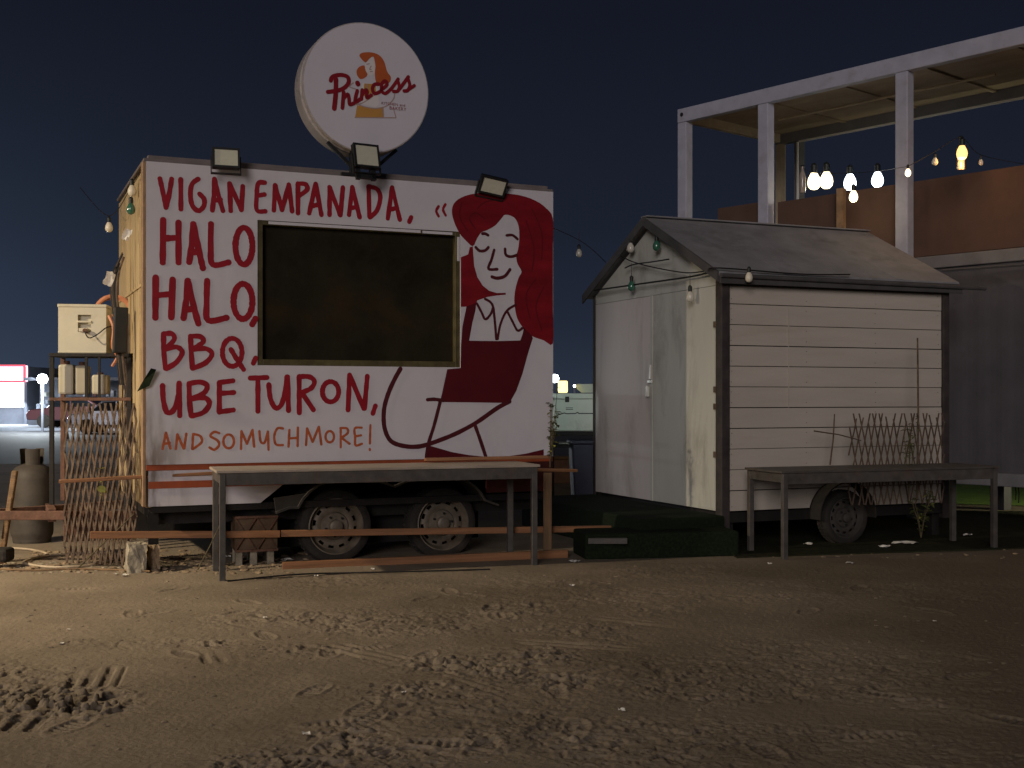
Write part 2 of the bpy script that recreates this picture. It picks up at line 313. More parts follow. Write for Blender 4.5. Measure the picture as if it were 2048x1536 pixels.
def sstep(a, b, x):
    t = np.clip((x - a) / (b - a), 0, 1); return t * t * (3 - 2 * t)
def sand_height(X, Y):
    z = (vnoise(X * .7, Y * .7, 1) - .5) * .025 + (vnoise(X * 2.1, Y * 2.1, 2) - .5) * .010
    rough = sstep(.44, .76, .6 * vnoise(X * .6 + 3, Y * 1.1, 5) + .4 * vnoise(X * 1.9, Y * 2.6, 15)) * .80 + .06    # trampled here, smoother there
    rough *= np.clip(1.25 - (X + .5) * .24, .18, 1) * np.clip(1.15 - (Y - 8.4) * .28, .3, 1)
    a = .62 * vnoise(X * 8.5, Y * 10, 3) + .38 * vnoise(X * 21, Y * 24, 4); c_ = .6 * vnoise(X * 13, Y * 15, 23) + .4 * vnoise(X * 37, Y * 40, 24)
    ff = vnoise(X * 55, Y * 55, 14); f3 = vnoise(X * 110, Y * 110, 16)
    # crusty plates with broken edges, and scuffed pits between them
    z += rough * (sstep(.56, .66, a) * (.006 + .006 * ff) - sstep(.62, .70, c_) * .013 - sstep(.62, .80, 1 - a) * .012)
    z += (ff - .5) * (.0025 + .005 * rough) + (f3 - .5) * (.0012 + .003 * rough)
    def loc(px, py): q = 3600 / (py - HY); return (px - 1024) / F * q, q
    # tyre tread prints (bars pressed into the sand)
    for (px, py, ang, ln, wd, per, depth) in ((735, 1305, -42, .75, .28, .085, .014), (190, 1355, -78, .52, .30, .085, .014),
            (940, 1365, -55, .9, .13, .07, .014), (800, 1440, -62, .16, .45, .075, .016), (1265, 1245, -30, .9, .16, .12, .010),
            (450, 1315, -70, .34, .30, .09, .010), (60, 1430, -85, .7, .24, .10, .014), (1140, 1290, -20, .8, .2, .1, .010)):
        cx, cy = loc(px, py); a_ = R(ang); u = (X - cx) * math.cos(a_) + (Y - cy) * math.sin(a_); v = -(X - cx) * math.sin(a_) + (Y - cy) * math.cos(a_)
        m = np.clip((ln / 2 - np.abs(u) + .12 * (a - .5)) / .09, 0, 1) * (.25 + .75 * sstep(.3, .6, vnoise(X * 6, Y * 6, 31))) * np.clip((wd / 2 - np.abs(v)) / .02, 0, 1)
        z += m * depth * (.55 * np.tanh(3 * np.sin(v * 2 * math.pi / per)) - .35 - .5 * ff)
    for (px, py, rad, d) in ((890, 1325, .22, .022), (100, 1400, .30, .024), (1000, 1340, .16, .016), (180, 1410, .18, .018), (1080, 1310, .24, .014),
                             (1120, 1360, .2, .014), (600, 1300, .16, .012), (430, 1285, .12, .014), (700, 1470, .2, .012)):
        cx, cy = loc(px, py); q = np.sqrt((X - cx) ** 2 + ((Y - cy) * 1.1) ** 2) / rad
        z += np.exp(-q * q) * ((sstep(.5, .62, vnoise(X * 17, Y * 19, 8)) * .55 + sstep(.5, .6, vnoise(X * 34, Y * 36, 9)) * .45) - .4) * d * 2.0
    # boot prints
    rs = np.random.RandomState(3)
    for k in range(80):
        cx = rs.uniform(-4, 3.2); cy = rs.uniform(4.8, 9.6); a_ = rs.uniform(0, 6.28)
        if cx > .5 and rs.rand() < .75: continue
        u = (X - cx) * math.cos(a_) + (Y - cy) * math.sin(a_); v = -(X - cx) * math.sin(a_) + (Y - cy) * math.cos(a_)
        q = np.sqrt((u / .13) ** 2 + (v / .05) ** 2) + .35 * (a - .5)
        z += -.009 * sstep(1.15, .8, q) * (.6 + .4 * np.sign(np.sin(u * 150))) + .005 * np.exp(-((q - 1.3) * 5) ** 2)
    fade = np.clip((11.6 - Y) / 1.2, .12, 1)                                   # calmer under the trailers
    return z * fade
def ground():
    nx, ny = 980, 700
    tt = np.linspace(-1, 1, nx); ys = 1 / np.linspace(1 / 4.35, 1 / 14.5, ny)
    T, Yg = np.meshgrid(tt, ys); X = T * (Yg * .50 + .6); Z = sand_height(X, Yg)
    edge = np.clip(np.minimum((1 - np.abs(T)) * 12, np.minimum(Yg - 4.35, 14.5 - Yg) / .4), 0, 1)
    Z = Z * edge
    co = np.stack([X, Yg, Z], -1).reshape(-1, 3)
    idx = np.arange(nx * ny).reshape(ny, nx)
    f = np.stack([idx[:-1, :-1], idx[:-1, 1:], idx[1:, 1:], idx[1:, :-1]], -1).reshape(-1, 4)
    n0 = nx * ny
    # an apron out to the horizon, sewn to the four corners of the fine part
    c = [idx[0, 0], idx[0, -1], idx[-1, -1], idx[-1, 0]]
    fl = [tuple(r) for r in f.tolist()]
    rows = [list(idx[0, :]), list(idx[:, -1]), list(idx[-1, ::-1]), list(idx[::-1, 0])]
    for k in range(4):
        a = n0 + k; b = n0 + (k + 1) % 4
        fl.append(tuple([a, b] + [int(i) for i in rows[k][::-1]]))
    me2 = bpy.data.meshes.new('ground'); me2.from_pydata([tuple(v) for v in np.concatenate([co, [(-900, -60, 0), (900, -60, 0), (900, 1500, 0), (-900, 1500, 0)]]).tolist()], [], fl)
    me2.polygons.foreach_set('use_smooth', [True] * len(fl)); me2.update(); me2.materials.append(M['sand'])
    o = bpy.data.objects.new('ground', me2); COL.objects.link(o); tag(o, kind='structure')
ground()
# dark road and far pavement beyond the lot
b = MB(); b.add([(-60, 27, .006), (60, 27, .006), (60, 54, .006), (-60, 54, .006)], [(0, 1, 2, 3)]); tag(b.build('road', M['asphalt']), kind='structure')
b = MB(); b.box(-60, 60, 54, 64, -.1, .12); tag(b.build('pavement', M['far_pave']), kind='structure')
b = MB(); b.add([(3.6, 17.6, .008), (14, 14.5, .008), (22, 30, .008), (8, 30, .008)], [(0, 1, 2, 3)]); tag(b.build('turf', M['lit_turf']), kind='structure')
b = MB(); v = [(2.1, 11.2), (6.0, 12.1), (7.6, 15.6), (4.9, 15.9), (2.0, 14.0)]
b.add([(x, y, .014) for x, y in v] + [(x, y, -.02) for x, y in v], [(0, 1, 2, 3, 4)] + [(i, (i + 1) % 5, 5 + (i + 1) % 5, 5 + i) for i in range(5)])
tag(b.build('turf_mat', M['mat_turf']), 'dark worn turf mat spread on the ground under the cream shed', 'mat')

# ------------------------------------------------------------ food trailer
TA = R(23.6); TO = Vector((-3.14, 10.3, 0)); TU = Vector((math.cos(TA), math.sin(TA), 0)); TV = Vector((-math.sin(TA), math.cos(TA), 0))
TL, TD, ZB, ZT = 3.87, 2.3, .92, 3.53
def frame_hit(px, py, O, U, V, off=0):
    """where the sight line of a picture point meets a wall: local x along the wall, and height"""
    d = Vector(((px - 1024) / F, 1, (HY - py) / F)); c = Vector((0, 0, CH)) - O
    t = (-off - c.dot(V)) / d.dot(V); p = c + d * t
    return Vector((p.dot(U), p.z + O.z))
def th(px, py, off=0): return frame_hit(px, py, TO, TU, TV, off)
tr = thing('food_trailer', 'white boxy food trailer painted with crimson lettering and a red-haired woman, on twin wheels', 'trailer', TO, TA)
wx0, wz1 = th(515, 439); wx1 = th(921, 464)[0]; wz1 = (th(515, 439)[1] + th(921, 464)[1]) / 2; wz0 = (th(515, 727)[1] + th(918, 738)[1]) / 2
b = MB()
b.box(0, wx0, 0, .05, ZB, ZT); b.box(wx1, TL, 0, .05, ZB, ZT); b.box(wx0, wx1, 0, .05, ZB, wz0); b.box(wx0, wx1, 0, .05, wz1, ZT)
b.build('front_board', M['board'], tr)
b = MB(); b.box(0.003, .05, .052, TD, .55, ZT - .02)
for k in range(1, 6): b.box(-.006, .003, .06 + k * .38, .075 + k * .38, .6, ZT - .05)
b.box(-.01, .003, .06, TD, 2.48, 2.50)
b.build('end_wall', M['cream_end'], tr)
b = MB(); b.box(TL - .05, TL, .05, TD, .55, ZT - .02); b.box(0, TL, TD, TD + .04, .55, ZT - .02); b.build('rear_wall', M['cream_end'], tr)
b = MB(); b.box(-.03, .0, .004, .13, .56, ZT + .0); b.build('corner_trim', M['trim_brown'], tr, .006)
b = MB(); b.box(-.02, TL + .01, .02, TD + .05, ZT + .003, ZT + .03); b.box(.02, TL - .03, .06, .14, ZT + .03, ZT + .065); b.build('roof', M['roof_grey'], tr, .006)
b = MB(); b.box(.05, TL - .05, .05, TD, .50, .56); b.build('floor', M['black_iron'], tr)
b = MB(); b.box(.1, TL - .02, TD - .04, TD - .01, .06, .499); b.build('shade_sheet', M['black_iron'], tr)  # added black sheet that keeps the gap under the trailer dark
# serving hatch: reveal, frame and the closed dark leaf
fw = .05
b = MB(); b.box(wx0, wx0 + fw, .012, .10, wz0, wz1); b.box(wx1 - fw, wx1, .012, .10, wz0, wz1)
b.box(wx0 + fw, wx1 - fw, .012, .10, wz0, wz0 + fw * 1.1); b.box(wx0 + fw, wx1 - fw, .012, .10, wz1 - fw * .8, wz1)
hf = b.build('hatch_frame', M['olive'], tr, .004)
b = MB(); b.box(wx0 + .1, wx1 - .4, .004, .012, wz1 - .032, wz1 - .006); b.box(wx1 - .38, wx1 - .08, .004, .012, wz1 - .034, wz1 - .010); b.box(wx1 - .03, wx1 - .006, .004, .012, wz1 - .28, wz1 - .05)
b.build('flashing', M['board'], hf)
b = MB(); b.box(wx0 + fw, wx1 - fw, .075, .095, wz0 + fw, wz1 - fw * .8)
hl = b.build('hatch_leaf', M['hatch'], tr)

# ---- painted print: strokes and outlines on the board
def stroke_mesh(mb, pts, wid, hit, lvl, closed=False, jit=.0):
    q = spline([hit(*p) for p in pts], 5, closed) if len(pts) > 2 else [Vector(hit(*p)) for p in pts]
    if len(q) == 2: q = [q[0].lerp(q[1], t / 6) for t in range(7)]
    n = len(q); vs = []; fs = []
    for i, p in enumerate(q):
        a = q[(i + 1) % n] if closed else q[min(i + 1, n - 1)]; c = q[(i - 1) % n] if closed else q[max(i - 1, 0)]
        d = (a - c); d = d / max(d.length, 1e-6); nn = Vector((-d.y, d.x)); wv = wid / 2 * (1 + random.uniform(-jit, jit))
        vs += [(p.x + nn.x * wv, -lvl, p.y + nn.y * wv), (p.x - nn.x * wv, -lvl, p.y - nn.y * wv)]
    for i in range(n if closed else n - 1):
        j = (i + 1) % n; fs.append((2*i, 2*i+1, 2*j+1, 2*j))
    if not closed:
        for (e, o_, sgn) in ((0, 1, -1), (n - 1, n - 2, 1)):
            d = (q[e] - q[o_]).normalized(); nn = Vector((-d.y, d.x)); k0 = len(vs)
            for k in range(7):
                a = -math.pi / 2 + math.pi * k / 6
                vs.append((q[e].x + (d.x * math.cos(a) + nn.x * math.sin(a)) * wid / 2, -lvl, q[e].y + (d.y * math.cos(a) + nn.y * math.sin(a)) * wid / 2))
            fs.append(tuple(range(k0, k0 + 7)))
    mb.add(vs, fs)
def ell(cx, cy, rx, ry, n=14, rot=0):
    return [(cx + rx * math.cos(2*math.pi*k/n) , cy + ry * math.sin(2*math.pi*k/n)) for k in range(n)]
def lettering(name, strokes, zx, zy, sc, wid, m, hit, parent, base=.002, jit=.1, label=None):
    # strokes that touch make one letter, and each letter is a part
    def dense(st):
        p = st['p'] if isinstance(st, dict) else st; cl = isinstance(st, dict) and st.get('c'); p = list(p) + ([p[0]] if cl else []); o = []
        for a, c in zip(p[:-1], p[1:]):
            o += [(a[0] + (c[0] - a[0]) * t / 12, a[1] + (c[1] - a[1]) * t / 12) for t in range(13)]
        return np.array(o)
    D = [dense(q) for q in strokes]; grp = list(range(len(strokes)))
    for i in range(len(D)):
        for j in range(i):
            wi = max(st.get('w', wid) if isinstance(st, dict) else wid for st in (strokes[i], strokes[j]))
            if np.sqrt(((D[i][:, None] - D[j][None]) ** 2).sum(-1)).min() < wi * .9:
                a, c = grp[i], grp[j]; grp = [c if g == a else g for g in grp]
    last = None
    for g in sorted(set(grp)):
        last = _letter(name, [q for q, k in zip(strokes, grp) if k == g], zx, zy, sc, wid, m, hit, parent, base, jit)
    return last
def _letter(name, strokes, zx, zy, sc, wid, m, hit, parent, base, jit, label=None):
    mb = MB()
    for i, st in enumerate(strokes):
        w_ = wid
        closed = False
        if isinstance(st, dict): closed = st.get('c', False); w_ = st.get('w', wid); st = st['p']
        stroke_mesh(mb, [(zx + x / sc, zy + y / sc) for x, y in st], w_ / sc * .0051, hit, base + .00025 * (i % 14), closed, jit)
    o = mb.build(name, m, parent)
    if label: o['label'] = label
    return o
C = lambda *a: {'p': ell(*a), 'c': True}
Z2 = (200, 280, 3.0727)
line1 = [[(368,238),(388,330),(405,415)],[(440,240),(425,330),(405,415)],[(496,242),(497,425)],
 [(603,240),(566,270),(555,330),(566,400),(602,435),(636,410),(640,365),(612,332)],
 [(703,240),(700,340),(690,432)],[(703,240),(728,340),(755,435)],[(700,372),(740,366)],
 [(795,268),(803,435)],[(797,268),(868,430)],[(877,285),(868,430)],
 [(1012,262),(972,268),(962,350),(964,432),(1015,438)],[(968,342),(1010,335)],
 [(1076,278),(1068,432)],[(1076,278),(1118,430)],[(1160,275),(1118,430)],[(1160,275),(1180,438)],
 [(1216,270),(1216,450)],[(1216,268),(1262,272),(1272,305),(1225,342)],
 [(1325,270),(1285,450)],[(1325,270),(1360,460)],[(1300,405),(1342,398)],
 [(1410,290),(1410,460)],[(1410,290),(1475,462)],[(1492,292),(1477,462)],
 [(1550,290),(1530,460)],[(1550,290),(1595,475)],[(1540,418),(1580,412)],
 [(1650,285),(1655,470)],[(1650,285),(1702,302),(1722,352),(1702,432),(1658,475)],
 [(1795,292),(1768,482)],[(1795,292),(1842,490)],[(1778,428),(1825,418)],[(1912,475),(1900,503)]]
lettering('letter', line1, *Z2, 26, M['paint_red'], th, tr)
halo1 = [[(388,492),(385,752)],[(482,508),(482,752)],[(390,605),(480,600)],[(572,517),(565,630),(548,750)],[(574,517),(605,670),(632,788)],[(558,690),(608,688)],
 [(682,517),(680,660),(692,765),(790,752)],C(884,652,52,113)]
lettering('letter', halo1, *Z2, 33, M['paint_red'], th, tr)
halo2 = [[(342,845),(340,1092)],[(446,858),(438,1090)],[(345,955),(440,946)],[(538,865),(530,980),(513,1095)],[(540,865),(575,1020),(604,1128)],[(522,1042),(578,1038)],
 [(658,866),(655,1000),(664,1108),(778,1092)],C(878,992,58,108),[(955,1098),(935,1133)]]
lettering('letter', halo2, *Z2, 33, M['paint_red'], th, tr)
bbq = [[(390,1192),(392,1300),(402,1403)],[(390,1192),(440,1190),(456,1225),(405,1282)],[(405,1285),(470,1272),(505,1305),(470,1365),(408,1405)],
 [(556,1206),(560,1300),(568,1403)],[(556,1206),(615,1208),(634,1240),(572,1285)],[(572,1288),(650,1282),(688,1315),(650,1368),(572,1403)],
 C(812,1305,60,86),[(805,1288),(845,1355),(882,1410)],[(956,1340),(942,1372)]]
lettering('letter', bbq, *Z2, 27, M['paint_red'], th, tr)
Z5 = (250, 700, 3.2)
ube = [[(240,228),(245,320),(268,398),(310,385),(340,300),(346,215)],[(346,212),(350,420)],
 [(410,222),(412,320),(422,418)],[(410,215),(480,205),(525,228),(505,275),(428,310)],[(428,312),(510,306),(540,345),(500,400),(425,422)],
 [(604,208),(603,398)],[(604,208),(690,197)],[(605,278),(695,272)],[(605,396),(692,384)],
 [(802,180),(908,176)],[(850,184),(850,392)],
 [(920,222),(930,310),(962,370),(1000,350),(1025,260),(1036,172)],[(1040,172),(1046,388)],
 [(1114,172),(1115,402)],[(1114,170),(1180,172),(1212,202),(1190,245),(1130,272)],[(1132,274),(1205,383)],
 C(1315,267,52,65),[(1437,160),(1427,384)],[(1437,160),(1527,374)],[(1550,168),(1532,374)],[(1602,358),(1586,406)]]
lettering('letter', ube, *Z5, 29, M['paint_red'], th, tr)
more = [[(262,530),(240,633)],[(262,530),(290,630)],[(246,602),(285,594)],[(335,540),(325,633)],[(335,540),(375,630)],[(392,536),(378,630)],
 [(436,540),(430,633)],[(436,538),(480,550),(490,590),(434,634)],[(602,532),(572,524),(546,550),(590,578),(602,608),(572,638),(541,624)],
 C(663,585,34,44),[(745,520),(742,633)],[(745,520),(780,600)],[(815,512),(780,600)],[(815,512),(826,618)],
 [(860,520),(868,585),(893,592),(914,522)],[(914,522),(918,638)],[(1010,502),(975,502),(955,550),(966,604),(1010,608)],
 [(1052,512),(1046,618)],[(1106,497),(1104,614)],[(1050,566),(1104,562)],[(1165,502),(1158,608)],[(1165,502),(1200,588)],[(1240,492),(1200,588)],[(1240,492),(1256,604)],
 C(1310,555,27,36),[(1380,502),(1380,622)],[(1378,500),(1420,502),(1424,532),(1386,560)],[(1386,562),(1436,600)],
 [(1514,497),(1470,502),(1472,560),(1476,610),(1516,600)],[(1475,552),(1510,546)],[(1570,482),(1567,598)],[(1566,634),(1567,640)]]
lettering('letter', more, *Z5, 14, M['paint_orange'], th, tr, label='small orange-brown brush lettering')
Z4 = (720, 340, 2.56)
def poly_mesh(name, pts, z, hit, lvl, m, parent, smooth=True, sub=4):
    q = [hit(z[0] + x / z[2], z[1] + y / z[2]) for x, y in pts]
    if smooth: q = spline(q, sub, True)
    mb = MB(); mb.add([(p.x, -lvl, p.y) for p in q], [tuple(range(len(q)))]); return mb.build(name, m, parent)
RB = TL - .004
def th4(px, py, off=0):
    p = th(px, py, off); p.x = min(p.x, RB); return p
hair = [(578,390),(545,365),(510,325),(480,262),(470,205),(488,162),(540,132),(620,117),(720,118),(820,130),(900,158),(955,198),(1000,250),(1000,400),(1000,560),(1000,720),(1000,888),
 (940,872),(880,850),(835,808),(805,760),(792,700),(790,650),(797,600),(812,550),(827,520),(806,480),(800,440),(810,400),(815,350),(812,290),(795,250),(768,233),(740,230),(722,250),(690,285),(650,308),(620,320),(598,352)]
poly_mesh('painted_hair', hair, Z4, th4, .0022, M['paint_hair'], tr, True, 3)
hair2 = [(516,447),(553,432),(562,395),(577,392),(580,440),(584,490),(600,548),(628,592),(660,618),(700,630),(745,629),(746,638),(700,642),(650,650),(600,668),(592,692),(545,700),(516,700)]
poly_mesh('painted_hair', hair2, Z4, th4, .0026, M['paint_hair'], tr, False)
apron = [(545,698),(595,680),(590,720),(575,780),(558,874),(700,876),(820,873),(832,840),(838,806),(880,850),(884,862),(862,930),(832,1040),(800,1130),(772,1180),(745,1192),(600,1190),(408,1188),(418,1150),(446,1020),(514,1014),(517,900),(524,800)]
poly_mesh('painted_apron', apron, Z4, th4, .0030, M['paint_apron'], tr, False)
hem = [(345,1408),(400,1424),(470,1444),(560,1460),(645,1468),(645,1484),(336,1492)]
poly_mesh('painted_apron', hem, Z4, th4, .0030, M['paint_apron'], tr, False)
hem2 = [(755,1466),(850,1452),(940,1430),(940,1478),(755,1480)]
poly_mesh('painted_apron', hem2, Z4, th4, .0030, M['paint_apron'], tr, False)
lines = [{'p':[(206,1018),(172,1080),(142,1150),(122,1230),(125,1320),(158,1388),(230,1414),(310,1414),(400,1386),(500,1345),(600,1290),(700,1220),(765,1185)],'w':21},
 [(410,1186),(378,1310),(350,1400),(338,1484)],[(345,1176),(380,1174),(425,1180)],{'p':[(590,1312),(614,1380),(642,1464)],'w':18},
 {'p':[(640,660),(676,688),(688,760),(697,865)],'w':13},{'p':[(598,684),(622,730),(641,764),(668,738),(680,704)],'w':12},{'p':[(797,690),(750,722),(718,790),(704,865)],'w':12},{'p':[(755,728),(782,780),(806,822),(832,808)],'w':12},
 {'p':[(626,326),(640,326),(655,334)],'w':14},{'p':[(750,335),(780,334),(806,354)],'w':13},{'p':[(592,396),(612,414),(640,412),(657,396)],'w':14},{'p':[(742,404),(746,434),(772,444),(802,436)],'w':14},
 {'p':[(686,410),(672,460),(657,506),(702,508)],'w':14},{'p':[(675,547),(702,554),(740,544),(767,510)],'w':16}]
lettering('painted_outline', lines, *Z4, 17, M['paint_line'], th4, tr, .0036, .05)
lettering('quote_mark', [[(402,186),(390,210),(402,237)],[(437,176),(425,202),(438,232)]], *Z4, 13, M['paint_red'], th, tr)
# swirls in the hair, a darker red
lettering('hair_strand', [[(640,250),(590,220),(560,250),(590,300)],[(520,170),(510,240),(550,310)],[(720,150),(640,165),(600,200)],[(880,200),(930,320),(930,460)],[(850,260),(890,400),(880,520)],[(900,560),(850,640),(870,760)],[(940,600),(900,700),(930,820)]],
          *Z4, 8, mat('dark_hair_paint', (.12, .002, .006), .5, .2, 4), th4, tr, .0024)

# skirt, stripe, fenders, chassis
sx = th(548, 990)[0]; sxr = th(985, 990)[0]
b = MB(); b.box(0, TL, .003, .04, ZB - .05, ZB - .003); b.build('bottom_rail', M['stripe'], tr, .004)
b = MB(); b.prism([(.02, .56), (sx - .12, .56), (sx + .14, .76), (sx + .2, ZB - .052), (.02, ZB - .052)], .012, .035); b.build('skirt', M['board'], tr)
b = MB(); b.box(.02, sx + .08, .004, .0115, .715, .775); b.build('skirt_stripe', M['stripe'], tr)
b = MB(); b.box(sxr - .06, TL, .012, .035, .58, ZB - .052); b.box(sx + .2, sxr - .06, .03, .05, .74, ZB - .052); b.build('skirt', M['maroon_panel'], tr)
b = MB(); b.box(.05, TL - .05, .25, .33, .38, .5); b.box(.05, TL - .05, TD - .33, TD - .25, .38, .5)
for k in range(6): b.box(.1 + k * .7, .16 + k * .7, .33, TD - .33, .40, .49)
b.box(.02, sx - .1, .30, .33, .46, .55)
b.build('chassis', M['black_iron'], tr)
WY = .18
w1 = frame_hit(668, 1048, TO, TU, TV, -WY); w2 = frame_hit(881, 1045, TO, TU, TV, -WY)
wheelz = .31
def wheel(parent, x, y, z, Rr, wdt, rim_m, spin=0):
    root = bpy.data.objects.new('wheel', None); COL.objects.link(root); root.parent = parent; root.location = (x, y, z); root.rotation_euler = (0, spin, 0)
    h = wdt / 2
    t = MB(); t.lathe([(Rr * .735, -h * .72), (Rr * .76, -h * .96), (Rr * .86, -h * 1.02), (Rr * .965, -h * .85), (Rr, -h * .55), (Rr, h * .55), (Rr * .965, h * .85), (Rr * .86, h), (Rr * .735, h * .8)], 48, axis='y', close=False)
    for k in range(44):
        a = 2 * math.pi * k / 44
        c, s_ = math.cos(a), math.sin(a)
        for yy in (-h * .45, h * .1):
            o0 = Vector((c, 0, s_)); tt = Vector((-s_, 0, c))
            p = o0 * (Rr + .001); q = [p + tt * .013 + Vector((0, yy, 0)), p - tt * .013 + Vector((0, yy + .02, 0)), p - tt * .013 + Vector((0, yy + h * .42, 0)), p + tt * .013 + Vector((0, yy + h * .4, 0))]
            t.add([v for v in q] + [v + o0 * .008 for v in q], [(4, 5, 6, 7), (0, 1, 5, 4), (1, 2, 6, 5), (2, 3, 7, 6), (3, 0, 4, 7)])
    t.build('tyre', M['tyre'], root)
    r = MB(); n = 72; hole = 12
    rr = Rr * .755
    prof = [(rr, -h * .95), (rr * .96, -h * .98), (rr * .93, -h * .8), (rr * .88, -h * .45), (rr * .85, -h * .30)]
    r.lathe(prof, n, axis='y', close=False)
    # the disc, with twelve ventilation holes left open
    ri, ro = rr * .62, rr * .85
    y_o, y_i = -h * .30, -h * .48
    vs = []; fs = []
    K = [(rr * .85, -h*.30), (rr * .80, -h * .36), (rr * .70, -h * .44), (rr * .60, -h * .50), (rr * .50, -h * .42), (rr * .46, -h * .62), (rr * .30, -h * .66)]
    for (q, yy) in K:
        for k in range(n): a = 2 * math.pi * k / n; vs.append((q * math.cos(a), yy, q * math.sin(a)))
    for i in range(len(K) - 1):
        for k in range(n):
            if i == 1 and (k % 6) in (1, 2, 3): continue
            fs.append((i*n+k, i*n+(k+1)%n, (i+1)*n+(k+1)%n, (i+1)*n+k))
    fs.append(tuple(6*n + k for k in range(n)))
    r.add(vs, fs, True); r.build('rim', rim_m, root)
    hb = MB(); hb.lathe([(rr * .24, -h * .66), (rr * .23, -h * 1.05), (rr * .17, -h * 1.15), (.001, -h * 1.17)], 28, axis='y', close=False)
    hb.build('hub_cap', rim_m, root)
    nb = MB()
    for k in range(5):
        a = 2 * math.pi * k / 5; nb.lathe([(.012, -h * .66), (.012, -h * .82), (.004, -h * .85)], 6, (rr * .36 * math.cos(a), 0, rr * .36 * math.sin(a)), 'y')
    nb.build('wheel_nuts', M['black_iron'], root)['kind'] = 'stuff'
    bk = MB(); bk.lathe([(rr * .98, h * .55), (.02, h * .5)], 32, axis='y', close=False); bk.build('brake_drum', M['black_iron'], root)
    return root
wheel(tr, w1[0], WY + .02, wheelz, .345, .21, M['rim'], .4)
wheel(tr, w2[0], WY + .02, wheelz - .015, .345, .21, M['rim'], 1.1)
b = MB()
for xx in (w1[0], w2[0]): b.lathe([(.325, 0), (.335, .19), (.21, .2)], 36, (xx, TD - .3, wheelz), 'y')
b.tube([(w1[0], .3, wheelz), (w1[0], TD - .3, wheelz)], .035); b.tube([(w2[0], .3, wheelz), (w2[0], TD - .3, wheelz)], .035)
b.build('far_wheels', M['tyre'], tr)
# tandem fender: a band that rises over both tyres
def band(pts, th_):
    out = []; n = len(pts)
    for i, p in enumerate(pts):
        a = pts[min(i + 1, n - 1)]; c = pts[max(i - 1, 0)]; d = (a - c).normalized(); out.append(p + Vector((-d.y, d.x)) * th_)
    return list(pts) + out[::-1]
cx1, cx2 = w1[0], w2[0]; Rf = .42
pts = [Vector((cx1 - Rf - .16, .46)), Vector((cx1 - Rf - .04, .50))]
for a in range(155, 80, -12): pts.append(Vector((cx1 + Rf * math.cos(R(a)), wheelz + .01 + Rf * math.sin(R(a)))))
pts += [Vector(((cx1 + cx2) / 2 - .12, .705)), Vector(((cx1 + cx2) / 2, .66)), Vector(((cx1 + cx2) / 2 + .12, .705))]
for a in range(98, 20, -12): pts.append(Vector((cx2 + Rf * math.cos(R(a)), wheelz + .01 + Rf * math.sin(R(a)))))
pts.append(Vector((cx2 + Rf + .1, .45)))
b = MB(); pp = band(pts, .02); n = len(pp); 
for i in range(len(pts) - 1):
    q = [pts[i], pts[i+1], pp[n-2-i], pp[n-1-i]]
    b.prism([(v.x, v.y) for v in q], -.03, .32)
b.build('fender', M['rim_dark'], tr)
b = MB(); b.prism([(v.x, v.y) for v in [pts[0], pts[1]] + pts[2:5]] + [(cx1 - Rf - .18, .60)], -.005, .01); b.build('fender_end', M['rim_dark'], tr)
b = MB(); b.box(cx1 - .5, cx2 + .5, .45, .5, .1, .52); b.build('mud_flap', M['black_iron'], tr)
# drawbar, coupling and jockey leg at the left end
b = MB(); b.bar((-.02, .55, .44), (-1.35, TD / 2 - .03, .44), .06, .08); b.bar((-.02, TD - .55, .44), (-1.35, TD / 2 + .03, .44), .06, .08); b.box(-.75, -.68, .85, TD - .85, .38, .5)
b.box(-.62, -.02, .80, .85, .20, .44)
b.build('drawbar', M['rust'], tr, .006)
b = MB(); b.tube([(-1.2, TD/2, .7), (-1.2, TD/2, .05)], .03); b.box(-1.28, -1.12, TD/2 - .08, TD/2 + .08, 0, .04); b.build('jockey_leg', M['rust'], tr)
# prop stand at the near corner
b = MB(); b.box(.04, .12, .14, .22, .0, .5); b.build('corner_leg', M['black_iron'], tr)

# ---- round sign
sc_ = P(734, 176, 11.0)
RS = .60
sg = thing('round_sign', 'round white drum sign with a red script name, standing on the trailer roof', 'sign', sc_ - Vector((0, 0, 0)), TA)
b = MB(); b.lathe([(RS - .004, 0), (RS, .01), (RS, .035), (RS - .015, .045), (RS - .015, .10), (RS, .11), (RS, .30), (RS - .02, .31)], 72, axis='y'); b.build('drum', M['sign_rim'], sg)
b = MB(); b.lathe([(RS - .012, -.004), (RS - .012, .002)], 72, axis='y'); b.build('face', M['sign_white'], sg)
SO = sc_.copy()
def sh(px, py, off=0):
    p = frame_hit(px, py, SO, TU, TV, off); return Vector((p.x, p.y - sc_.z))
Z3 = (560, 20, 4.041)
hr = [(690,425),(655,395),(640,368),(660,348),(720,342),(780,355),(820,385),(845,430),(865,500),(895,545),(880,590),(820,600),(775,585),(765,510),(770,460),(762,400),(750,378),(720,395)]
poly_mesh('logo_hair', hr, Z3, sh, .0060, M['logo_orange'], sg, True, 3)
poly_mesh('logo_hair', [(680,450),(640,460),(618,490),(622,530),(650,560),(690,545),(705,520),(690,490)], Z3, sh, .0060, M['logo_orange'], sg, True, 3)
poly_mesh('logo_face', [(690,430),(740,380),(760,400),(768,460),(765,510),(735,535),(705,520),(685,470)], Z3, sh, .0064, M['logo_pale'], sg, False)
poly_mesh('logo_apron', [(665,590),(770,595),(790,640),(800,760),(770,790),(660,760),(640,700)], Z3, sh, .0060, M['logo_pale'], sg, False)
poly_mesh('logo_apron', [(680,595),(770,600),(775,660),(670,700)], Z3, sh, .0066, M['logo_tan'], sg, False)
poly_mesh('logo_apron', [(622,770),(700,790),(760,795),(825,785),(835,868),(605,868)], Z3, sh, .0062, M['logo_tan'], sg, False)
SCL = .00458
